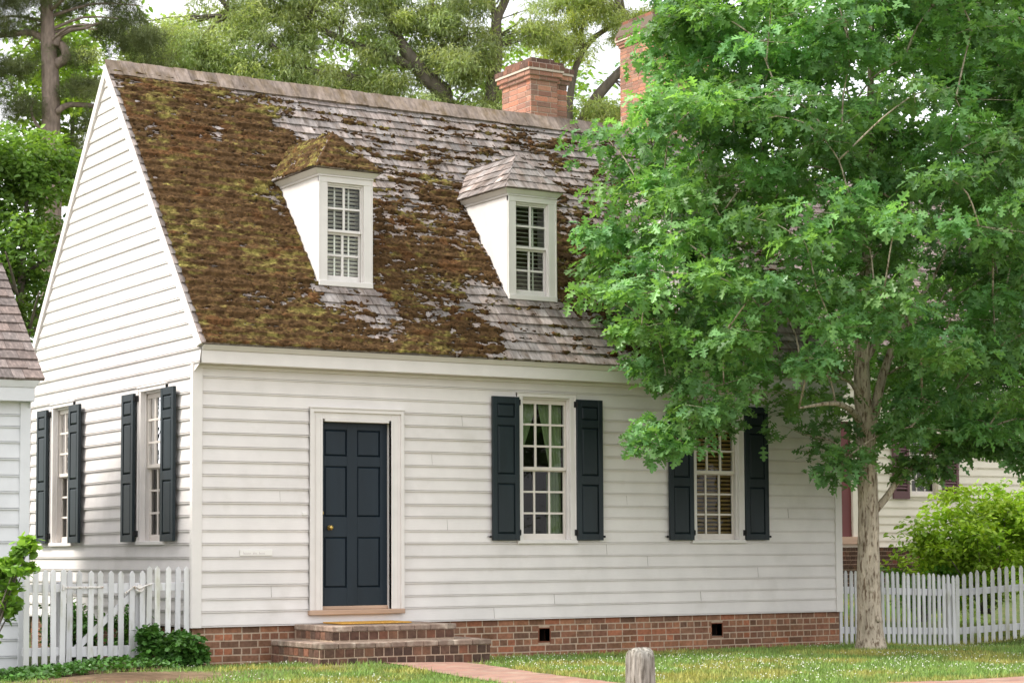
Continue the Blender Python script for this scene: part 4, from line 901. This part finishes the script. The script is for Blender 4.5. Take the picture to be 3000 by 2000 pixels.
# trunk and limbs
mb = MB(); g0 = float(gz(OAKX, OAKY))
tk = [(OAKX + .005, OAKY, g0 - .2), (OAKX, OAKY, g0 + .02), (OAKX - .01, OAKY, g0 + .25), (8.34, -1.24, .35), (8.32, -1.28, 1.25), (8.25, -1.33, 2.2), (8.18, -1.36, 2.95), (8.22, -1.4, 4.0), (8.27, -1.45, 5.4), (8.3, -1.5, 7.0), (8.35, -1.5, 8.6)]
tr_ = [.25, .195, .160, .140, .124, .118, .095, .075, .055, .035, .015]
tube(mb, tk, tr_, 30, .03, sub=10)
for (z, dx, dy) in ((.3, -.06, -.12), (1.28, -.02, -.125), (-.05, .05, -.15)):   # healed branch knots
    tube(mb, [(8.33 + dx * .8, -1.25 + dy * .8, z), (8.33 + dx, -1.25 + dy * 1.02, z)], [.05, .028], 9, .1)
def tz_at(z):
    for a, b in zip(tk[:-1], tk[1:]):
        if a[2] <= z <= b[2]: t = (z - a[2]) / (b[2] - a[2]); return Vector(a) * (1 - t) + Vector(b) * t
    return Vector(tk[-1])
# big low limbs as in the photograph
tube(mb, [(8.36, -1.3, 1.22), (8.50, -1.4, 1.42), (8.62, -1.48, 1.62), (8.85, -1.6, 1.85), (9.2, -1.8, 2.2)], [.05, .042, .034, .025, .012], 8, .05)
tube(mb, [(8.25, -1.35, 2.15), (8.35, -1.4, 2.5), (8.46, -1.42, 2.9), (8.7, -1.5, 3.5), (9.2, -1.6, 4.2)], [.075, .065, .055, .042, .02], 9, .05)
tube(mb, [(8.22, -1.35, 2.2), (8.0, -1.5, 2.32), (7.8, -1.65, 2.42), (7.2, -2.0, 2.5), (6.4, -2.3, 2.4)], [.06, .05, .042, .03, .012], 8, .05)
tube(mb, [(8.2, -1.37, 3.05), (8.42, -1.4, 3.35), (8.62, -1.45, 3.48), (9.2, -1.6, 3.75), (10.2, -1.8, 4.4)], [.05, .045, .04, .03, .012], 8, .05)
tube(mb, [(8.18, -1.36, 2.6), (8.0, -1.4, 2.8), (7.7, -1.5, 2.86), (7.2, -1.4, 2.9), (6.5, -1.2, 3.2)], [.035, .032, .028, .02, .008], 7, .05)
twg = MB(); sk = [tz_at(1.7 + .15 * k) for k in range(44)] + [Vector(q) for q in ((8.68, -1.5, 1.62), (9.1, -1.7, 1.95), (9.8, -1.9, 2.3), (8.46, -1.42, 2.9), (8.7, -1.5, 3.5), (9.2, -1.6, 4.2), (7.8, -1.65, 2.42), (7.2, -2.0, 2.5), (6.4, -2.3, 2.4), (8.62, -1.45, 3.48), (9.2, -1.6, 3.75), (10.2, -1.8, 4.4), (7.7, -1.5, 2.86), (7.2, -1.4, 2.9), (6.5, -1.2, 3.2))]
def cost(q, c):
    d = (c - q); h = math.hypot(d.x, d.y); return d.length + max(0, .45 * h - d.z) * .8 + max(0, math.hypot(q.x - 8.3, q.y + 1.35) - math.hypot(c.x - 8.3, c.y + 1.35)) * 3
for (c, r) in sorted(cl, key=lambda q: math.hypot(q[0][0] - 8.3, q[0][1] + 1.35) + .2 * q[0][2]):
    c = Vector(c); s0 = min(sk, key=lambda q: cost(q, c)); d = (c - s0).length
    m1 = s0.lerp(c, .5) + Vector((R.uniform(-.06, .06), R.uniform(-.06, .06), .10 * d)); r0 = .006 + .009 * max(0, 4.2 - math.hypot(c.x - 8.3, c.y + 1.35)) / 4.2 + .003 * d
    tube(twg, [s0, m1, c], [r0, r0 * .8, r0 * .5], 5, 0, sub=3); sk += [m1, c]
    for k in range(3):
        e = c + Vector((R.uniform(-1, 1) * r[0], R.uniform(-1, 1) * r[0], R.uniform(-.6, .6) * r[2])); tube(twg, [c, e], [.004, .002], 4, 0, sub=1)
T1 = mb.build('trunk', M_['bark'], TR, smooth=True); twg.build('branches', M_['bark'], TR, smooth=True)

def ell(c, r, k, s=0, rs=(.5, .9), flat=.7):
    """k clumps spread through an ellipsoid"""
    R2 = np.random.default_rng(s); o = []
    for _ in range(k):
        d = R2.normal(size=3); d /= np.linalg.norm(d); q = (R2.random() ** .45); rr = R2.uniform(*rs); o.append((tuple(np.array(c) + d * q * np.array(r)), (rr, rr, rr * flat)))
    return o
def limb(mb, pts, r0, r1, n=8, noise=.04): tube(mb, pts, [r0 + (r1 - r0) * i / (len(pts) - 1) for i in range(len(pts))], n, noise)

# --- pine behind the gable
P_ = thing('pine_tree', 'tall pine with a bare reddish trunk rising behind the left gable', 'tree', (4.9, 18.8, -.2))
mb = MB(); tube(mb, [(4.9, 18.78, -.3), (4.7, 18.4, 6), (4.62, 18.27, 9.2), (4.56, 18.22, 10.35), (4.5, 18.19, 11.16), (4.46, 18.18, 11.7), (4.4, 18.13, 13.2), (4.4, 18.1, 15)], [.30, .22, .185, .165, .14, .12, .09, .04], 16, .05, sub=6)
limb(mb, [(4.64, 18.16, 10.42), (4.81, 18.0, 10.56), (4.74, 18.05, 10.8), (4.45, 18.24, 10.93), (4.19, 18.39, 11.06), (3.7, 18.7, 11.0), (3.24, 18.98, 11.03)], .11, .04)
limb(mb, [(4.6, 18.0, 10.76), (4.66, 17.98, 10.93), (4.85, 17.9, 11.08), (5.08, 17.84, 11.13), (5.33, 17.67, 11.22), (5.6, 17.5, 11.25)], .06, .02)
limb(mb, [(4.66, 18.1, 9.45), (4.89, 18.0, 9.62), (5.41, 17.7, 9.58), (5.9, 17.5, 9.54), (6.5, 17.3, 9.8)], .065, .03)
limb(mb, [(4.6, 18.2, 9.0), (4.35, 18.3, 9.2), (4.25, 18.4, 9.5), (4.3, 18.4, 9.7)], .04, .02)
for k in range(26):
    z = rng.uniform(10.6, 14.5); a = rng.uniform(0, 6.28); l = rng.uniform(1, 2.2); limb(mb, [(4.5, 18.2, z), (4.5 + math.cos(a) * l * .5, 18.2 + math.sin(a) * l * .5, z + .25), (4.5 + math.cos(a) * l, 18.2 + math.sin(a) * l, z + .2)], .04, .01, 5, 0)
mb.build('trunk', M_['barkp'], P_, smooth=True)
pc = []
for i, (c, r, k) in enumerate([((4.0, 18.45, 11.7), (.9, .8, .35), 9), ((4.8, 18.0, 11.75), (.7, .8, .35), 8), ((5.55, 17.5, 11.25), (.65, .6, .35), 9), ((6.0, 17.3, 10.85), (.6, .6, .3), 8), ((4.0, 18.6, 10.25), (.5, .5, .35), 5), ((5.15, 17.9, 10.0), (.45, .5, .4), 6), ((5.2, 17.9, 8.9), (.45, .5, .6), 8), ((4.05, 18.6, 9.6), (.55, .5, .4), 6), ((3.4, 18.9, 11.0), (.6, .6, .6), 7), ((6.4, 17.2, 10.3), (.5, .5, .3), 4), ((4.5, 18.2, 13.4), (2.2, 2, 1), 30), ((3.6, 18.7, 12.1), (1.0, .8, .5), 12), ((4.6, 18.3, 12.3), (1.2, .8, .5), 14), ((5.4, 17.7, 11.9), (.8, .6, .4), 10), ((3.2, 19, 10.2), (.6, .6, .6), 9), ((3.9, 18.7, 11.1), (.5, .5, .3), 6), ((4.9, 18.3, 10.7), (.5, .5, .3), 6), ((5.5, 17.6, 8.4), (.4, .5, .4), 4)]): pc += ell(c, r, k, i, (.22, .38), .6)
crown('crown', P_, T_NEEDLE, pc, 40, 20, .17, M_['pine'], var=.3, yel=.15, droop=.25, spread=.03, pit=.7, seed=2)

# --- broadleaf at far left
P_ = thing('broadleaf_tree', 'bright green broadleaf tree beside the left gable, below the pine', 'tree', (1.5, 10.1, -.3))
mb = MB(); limb(mb, [(1.5, 10.1, -.4), (1.5, 10.0, 2.5), (1.35, 10.0, 4.5), (1.4, 9.9, 6.2)], .16, .03, 10)
for k in range(24):
    z = rng.uniform(1.5, 5.5); a = rng.uniform(0, 6.28); limb(mb, [(1.4, 10, z), (1.4 + math.cos(a) * .8, 10 + math.sin(a) * .8, z + .6), (1.4 + math.cos(a) * 1.3, 10 + math.sin(a) * 1.3, z + .9)], .035, .01, 5, 0)
mb.build('trunk', M_['bark2'], P_, smooth=True)
crown('crown', P_, T_OV, ell((1.15, 10.1, 5.0), (.95, 1.0, 1.75), 46, 4, (.3, .5)) + ell((1.35, 10.0, 6.75), (.75, .7, .5), 22, 14, (.22, .4)) + ell((1.3, 10.1, 2.4), (.95, .9, 1.9), 40, 5, (.3, .5)) + ell((.3, 10.2, 4.6), (.9, .9, 2.0), 30, 8, (.3, .5)), 26, 7, .115, M_['bright'], tint=(.52, .62, 1.0), var=.35, yel=.35, spread=.07, seed=3)
P_ = thing('understory_tree', 'yellow green young tree glimpsed between the pine and the gable', 'tree', (7.0, 23.5, -.2))
mb = MB(); limb(mb, [(7.0, 23.5, -.3), (7.0, 23.5, 6), (6.8, 23.4, 12)], .14, .03, 8); limb(mb, [(7, 23.5, 7), (7.6, 23, 9), (8, 22.8, 11)], .07, .02, 6); mb.build('trunk', M_['bark2'], P_, smooth=True)
crown('crown', P_, T_OV, ell((6.4, 23.6, 10.6), (1.0, 1.2, 2.2), 40, 6, (.35, .6)) + ell((7.6, 22.8, 9.8), (1.2, 1.2, 1.6), 22, 7, (.35, .6)), 24, 6, .16, M_['bright'], tint=(.7, .72, .8), var=.25, yel=.3, spread=.1, seed=4)

# --- willow oaks behind the roof
WL = [[(12.9, 16.4, -.4), (12.4, 16.0, 6), (12.25, 15.86, 9.88), (11.86, 16.04, 10.58), (11.36, 16.29, 11.36), (11.03, 16.43, 12.21), (10.5, 16.6, 13.2)],
      [(12.2, 15.9, 9.7), (12.12, 15.92, 10.1), (11.8, 16.07, 10.7), (11.12, 16.45, 11.05), (10.33, 16.92, 11.4), (9.72, 17.27, 11.8), (9.0, 17.6, 12.4)],
      [(12.2, 15.9, 9.0), (11.8, 16.2, 9.7), (11.22, 16.48, 10.13), (10.54, 16.85, 10.6), (9.63, 17.4, 10.8), (9.01, 17.74, 11.38), (8.4, 18.1, 11.9)],
      [(11.9, 16.0, 10.5), (12.2, 15.9, 11.1), (12.0, 16.0, 11.9), (11.9, 16.0, 13)],
      [(12.3, 15.9, 8.6), (11.5, 16.4, 9.4), (10.4, 17.0, 9.75), (9.3, 17.6, 10.2), (8.2, 18.2, 10.3)], [(10.54, 16.85, 10.6), (10.2, 17.0, 10.2), (9.9, 17.1, 10.0)]]
P_ = thing('willow_oak_tree', 'spreading willow oak with long leaning limbs behind the mossy roof', 'tree', (12.9, 16.4, -.2), 'willow oaks behind the house')
mb = MB()
for k, l in enumerate(WL): limb(mb, l, .30 if k == 0 else .15 if k < 3 else .08, .03, 10)
cw = []
for i, (c, r, k) in enumerate([((7.3, 18.8, 11.0), (.8, .9, .9), 16), ((7.4, 18.8, 9.9), (.9, .8, .5), 12), ((8.5, 18.0, 12.0), (.8, .8, .6), 12), ((8.5, 18.0, 10.3), (.9, .8, .7), 16), ((9.7, 17.3, 12.2), (.9, .9, .5), 13), ((9.8, 17.4, 10.4), (.9, .8, .6), 13),
        ((10.9, 16.5, 12.3), (.8, .8, .6), 12), ((11.0, 16.6, 10.3), (.8, .8, .55), 13), ((12.1, 15.8, 12.0), (.9, .8, .7), 17), ((12.3, 15.6, 10.9), (.7, .8, .6), 15), ((12.2, 15.9, 9.8), (.8, .8, .4), 10), ((9.0, 18, 14), (2.5, 1.5, .8), 30), ((12, 16, 14), (2.2, 1.5, .9), 30), ((6.5, 19.2, 9.9), (.6, .6, .7), 10), ((6.3, 19.3, 11.2), (.7, .6, .45), 7), ((8.0, 18.3, 11.1), (1.2, .6, .7), 16), ((9.5, 17.5, 11.3), (1.2, .6, .8), 18), ((11.2, 16.5, 11.2), (1.1, .6, .6), 14), ((13, 15.3, 11), (.6, .5, 1), 6)]): cw += ell(c, tuple(q * 1.15 for q in r), int(k * 1.6), 30 + i, (.18, .42), .75)
for (c, r) in cw[::2]:
    c = Vector(c); b = min((Vector(p) for l in WL for p in l[1:]), key=lambda q: (q - c).length); limb(mb, [b, b.lerp(c, .5) + Vector((0, 0, .12)), c], .025, .006, 4, 0)
mb.build('trunk', M_['bark2'], P_, smooth=True)
crown('crown', P_, T_LANCE, cw, 26, 13, .14, M_['willow'], var=.32, yel=.22, droop=-.55, spread=.09, pit=.5, seed=5)
P_ = thing('willow_oak_tree', 'slender forked willow oak with upright trunk left of the main chimney', 'tree', (13.3, 16, -.2), 'willow oaks behind the house')
mb = MB(); limb(mb, [(13.3, 15.95, -.4), (13.1, 15.5, 7), (13.02, 15.36, 10.08), (13.08, 15.25, 11.0), (13.06, 15.21, 11.78), (13.25, 15.09, 12.3), (13.5, 15, 13.5)], .20, .06, 10); limb(mb, [(13.06, 15.21, 11.2), (12.98, 15.2, 11.9), (12.95, 15.2, 13)], .07, .04)
cw = []
for i, (c, r, k) in enumerate([((13.3, 15.0, 12.6), (.7, .6, .5), 7), ((13.5, 15.0, 10.0), (.5, .6, .4), 6), ((12.8, 15.4, 9.9), (.3, .5, .3), 4), ((13.9, 14.7, 11.7), (.45, .5, .4), 6), ((13.5, 15.0, 14), (1.2, 1, .8), 14)]): cw += ell(c, tuple(q * 1.1 for q in r), int(k * 1.6), 60 + i, (.18, .4), .75)
for (c, r) in cw:
    c = Vector(c); limb(mb, [Vector((13.08, 15.25, min(c.z - .3, 13))), c], .02, .006, 4, 0)
mb.build('trunk', M_['bark2'], P_, smooth=True)
crown('crown', P_, T_LANCE, cw, 26, 13, .14, M_['willow'], tint=(1.1, 1.08, 1), var=.32, yel=.25, droop=-.55, spread=.09, pit=.5, seed=6)
P_ = thing('willow_oak_tree', 'bending grey limbed willow oak right of the main chimney', 'tree', (14.5, 16.6, -.2), 'willow oaks behind the house')
WL = [[(15.2, 16.6, -.4), (15.0, 16.2, 7), (15.5, 15.9, 9.6), (15.75, 15.7, 10.4), (16.1, 15.4, 10.95), (16.5, 15.1, 11.5), (16.9, 14.9, 12.6)], [(15.45, 15.9, 9.4), (15.3, 15.9, 10.3), (15.6, 15.8, 11.6), (16.4, 15.3, 12.3), (17.2, 14.9, 12.5)]]
mb = MB()
for k, l in enumerate(WL): limb(mb, l, .2 if k == 0 else .1, .05 if k == 0 else .03, 10)
cw = []
for i, (c, r, k) in enumerate([((15.5, 15.8, 12.6), (.9, .6, .5), 13), ((15.2, 15.8, 11.7), (.6, .5, .3), 6), ((16.6, 15.1, 12.1), (.6, .5, .5), 9), ((16.0, 15.4, 10.2), (.5, .5, .35), 8), ((16.8, 15.0, 10.6), (.4, .4, .7), 10), ((15.5, 15.7, 9.6), (.5, .4, .25), 4), ((16, 15.4, 14), (1.5, 1, .7), 16)]): cw += ell(c, tuple(q * 1.1 for q in r), int(k * 1.6), 80 + i, (.18, .4), .75)
for (c, r) in cw:
    c = Vector(c); b = min((Vector(p) for l in WL for p in l[1:]), key=lambda q: (q - c).length); limb(mb, [b, b.lerp(c, .5) + Vector((0, 0, .12)), c], .02, .006, 4, 0)
mb.build('trunk', M_['bark2'], P_, smooth=True)
crown('crown', P_, T_LANCE, cw, 26, 13, .14, M_['willow'], tint=(1.1, 1.1, 1), var=.3, yel=.3, droop=-.5, spread=.09, pit=.5, seed=7)

# --- dark oak on the right
P_ = thing('oak_tree', 'darker oak towering at the right edge behind the fence', 'tree', (17.3, 3.2, .0))
mb = MB(); limb(mb, [(17.3, 3.2, -.2), (17.2, 3.2, 3), (16.8, 3.3, 6), (16.4, 3.4, 9), (16.2, 3.5, 11.5)], .22, .05, 12)
cw = []
for i, (c, r, k) in enumerate([((15.1, 3.6, 9.2), (.9, 1.2, 1.2), 26), ((15.8, 3.3, 7.5), (1.2, 1.2, 1.2), 30), ((15.9, 3.6, 5.4), (1.1, 1.2, 1.3), 30), ((15.7, 3.7, 3.5), (1.3, 1.1, .9), 26), ((14.3, 4.1, 9.9), (.7, .8, .5), 8), ((16.5, 3.0, 9.3), (1.2, 1.2, 1.3), 24), ((17, 3.4, 5), (1.0, 1.2, 2.5), 24), ((14.4, 4.2, 6.4), (.7, .7, 1.1), 10), ((15.8, 3.5, 11), (1.5, 1.4, .7), 14)]): cw += ell(c, r, k, 120 + i, (.4, .65), .65)
for (c, r) in cw[::2]:
    c = Vector(c); limb(mb, [Vector((16.8, 3.3, max(1.5, c.z - .8))), c.lerp(Vector((16.8, 3.3, c.z)), .4) + Vector((0, 0, .1)), c], .035, .008, 5, 0)
mb.build('trunk', M_['bark2'], P_, smooth=True)
crown('crown', P_, T_OAK, cw, 18, 5, .20, M_['dark'], var=.28, yel=.15, droop=-.25, spread=.10, seed=8)

# --- backdrop trees filling the distance
for i, (nm, lab, base, el, mt, tint, sz, dens) in enumerate([
    ('maple_tree', 'yellow green maple far behind the house on the right', (31, 20.5, 0), [((31, 20.5, 6.5), (3.6, 3, 3.8), 90), ((27.5, 22.5, 8), (3, 3, 3), 60)], 'bright', (1.0, .95, .8), .26, 16),
    ('maple_tree', 'dull green maple hidden low behind the left gable', (2.0, 24, 0), [((2.0, 24, 4.0), (3.5, 2.5, 4.5), 80), ((5.5, 25, 4.8), (2.5, 2.5, 4.0), 60)], 'dark', (1.1, 1.15, .9), .26, 16),
    ('maple_tree', 'sunlit yellow green maple filling the gaps behind the willow oaks', (15, 30, 0), [((12.5, 31, 13.2), (2.4, 3, 2.2), 50), ((16.5, 28, 12.6), (2.6, 3, 2.0), 44), ((21, 26, 12.6), (2.8, 3, 2.2), 44), ((9.5, 31, 14.5), (1.6, 2, 1.6), 20)], 'bright', (.75, .8, .95), .20, 18)]):
    P_ = thing(nm, lab, 'tree', base, 'maples in the distance'); mb = MB()
    limb(mb, [base, (base[0], base[1], 5), (base[0] + .3, base[1], 9)], .3, .1, 8); cw = []
    for k, (c, r, n) in enumerate(el):
        cw += ell(c, r, n, 200 + i * 10 + k, (.6, 1.0), .7); limb(mb, [(base[0], base[1], 3), (c[0], c[1], c[2] - 1), (c[0], c[1], c[2] + 2)], .15, .03, 6)
    mb.build('trunk', M_['bark2'], P_, smooth=True); crown('crown', P_, T_OV, cw, dens, 7, sz, M_[mt], tint=tint, var=.3, yel=.3, spread=.18, seed=20 + i)

# --- shrubs
def shrub(name, lab, base, el, T, mt, tint, sz, per, ln, seed, group=None, spread=.05, yel=.3, keep=None, stems=14):
    P_ = thing(name, lab, 'shrub', base, group); mb = MB(); R3 = random.Random(seed)
    cw = []
    for k, (c, r, n, rs) in enumerate(el): cw += ell(c, r, n, 300 + seed + k, rs, .75)
    for (c, r) in cw[:stems]: limb(mb, [(base[0] + R3.uniform(-.08, .08), base[1] + R3.uniform(-.08, .08), base[2] - .05), (Vector(base).lerp(Vector(c), .6)), c], .014, .004, 5, 0)
    mb.build('stems', M_['bark2'], P_, smooth=True); crown('foliage', P_, T, cw, per, ln, sz, M_[mt], tint=tint, var=.25, yel=yel, spread=spread, seed=seed, keep=keep)
shrub('leafy_bush', 'large yellow green bush behind the right picket fence', (13.1, 1.6, -.1), [((12.95, 1.6, .85), (1.15, .8, .95), 70, (.2, .36)), ((14.3, 1.3, .9), (.9, .8, 1.0), 36, (.2, .36))], T_OV, 'bright', (1.08, 1.10, .9), .10, 24, 7, 40)
shrub('low_bush', 'low round leaved bush in front of the brick steps of the cream house', (12.1, 1.9, -.2), [((12.0, 1.75, .25), (.75, .4, .35), 26, (.15, .24))], T_OV, 'bright', (.5, .75, .7), .075, 22, 6, 42)
shrub('ivy_bush', 'glossy dark green bush against the picket fence and house corner', (-.28, -.22, -.40), [((-.30, -.25, -.22), (.30, .18, .17), 26, (.08, .14)), ((-.15, -.2, -.30), (.22, .16, .1), 10, (.08, .12)), ((-.55, -.2, -.12), (.10, .08, .14), 5, (.06, .10))], T_IVY, 'ivy', (1.0, 1.15, .9), .062, 24, 5, 43, spread=.02, keep=lambda p: (p[:, 2] > -.43))
shrub('leafy_shrub', 'pale broad leaved sprig in front of the outbuilding corner', (-2.62, -.9, -.42), [((-2.28, -.92, .62), (.20, .14, .22), 9, (.07, .12)), ((-2.12, -1.0, .84), (.12, .10, .10), 4, (.05, .08)), ((-2.35, -.9, .28), (.14, .12, .14), 5, (.06, .10)), ((-2.6, -.85, .1), (.15, .12, .4), 8, (.07, .12))], T_IVY, 'bright', (.7, .85, .9), .085, 10, 4, 44, spread=.025, stems=30)
shrub('garden_shrub', 'dark green shrub glimpsed through the gate pickets', (-.75, 1.6, -.42), [((-.75, 1.5, -.05), (.35, .35, .3), 20, (.1, .18)), ((-.3, 1.2, -.1), (.2, .3, .25), 10, (.1, .16))], T_OV, 'ivy', (1.2, 1.4, .8), .07, 22, 6, 45)
shrub('hedge', 'green hedge seen through the gap beside the outbuilding', (-.2, 8.6, -.4), [((-.2, 8.6, 1.0), (.8, .6, 1.5), 44, (.25, .4))], T_OV, 'bright', (.45, .6, .6), .09, 22, 6, 46)
shrub('hedge', 'added green hedge behind the small outbuilding, shading the lower gable', (-2.6, 5.2, -.4), [((-2.6, 5.0, .6), (.6, 1.3, 1.0), 60, (.25, .4))], T_OV, 'bright', (.45, .6, .6), .09, 22, 6, 48)  # extra hedge added to keep sun off the foot of the gable
# ivy ground cover on the mound
n = 7500; X = NP.uniform(-2.9, -.35, n); Y = NP.uniform(-2.2, .0, n)
hm = lambda x, y: .10 * np.exp(-((x + 1.0) / .55) ** 2 - ((y + .45) / .35) ** 2) + .04 * np.exp(-((x + 1.9) / .6) ** 2 - ((y + .7) / .5) ** 2)
dn = np.exp(-((X + 1.05) / .62) ** 2 - ((Y + .45) / .40) ** 2) * 1.6 + np.exp(-((X + 2.1) / .7) ** 2 - ((Y + .75) / .6) ** 2) * 1.5 + (fbm(X * 4, Y * 4, 3, 3) - .5) * .8
ok = dn > .55; X = X[ok]; Y = Y[ok]; n = len(X)
o = leaves('ground_ivy', T_IVY, np.stack([X, Y, gz(X, Y) + hm(X, Y) + NP.uniform(0, .05, n)], 1), NP.uniform(0, 6.28, n), NP.normal(.1, .5, n), NP.normal(0, .5, n), NP.uniform(.028, .05, n), np.outer(NP.uniform(.55, 1.5, n), [1.1, 1.2, .8]), M_['ivy'], None)
o['kind'] = 'stuff'; tag(o, 'dark ivy covering the low mound below the gate', 'ivy')
xm, ym = np.meshgrid(np.arange(-3, 0, .06), np.arange(-2.2, .3, .06)); zm = gz(xm, ym) - .006 + hm(xm, ym) * 1.02; nn = xm.shape[1]
j, i = np.nonzero(np.ones((xm.shape[0] - 1, nn - 1))); q = np.stack([j * nn + i, j * nn + i + 1, (j + 1) * nn + i + 1, (j + 1) * nn + i], 1)
struct(npmesh('soil_mound', np.stack([xm, ym, zm], -1).reshape(-1, 3), q[hm(xm[j, i], ym[j, i]) > .012], mat('mulch_soil', (.11, .07, .045), .95, .1, var=.3, vscale=12, bump=.01, bscale=40), None, None, True))
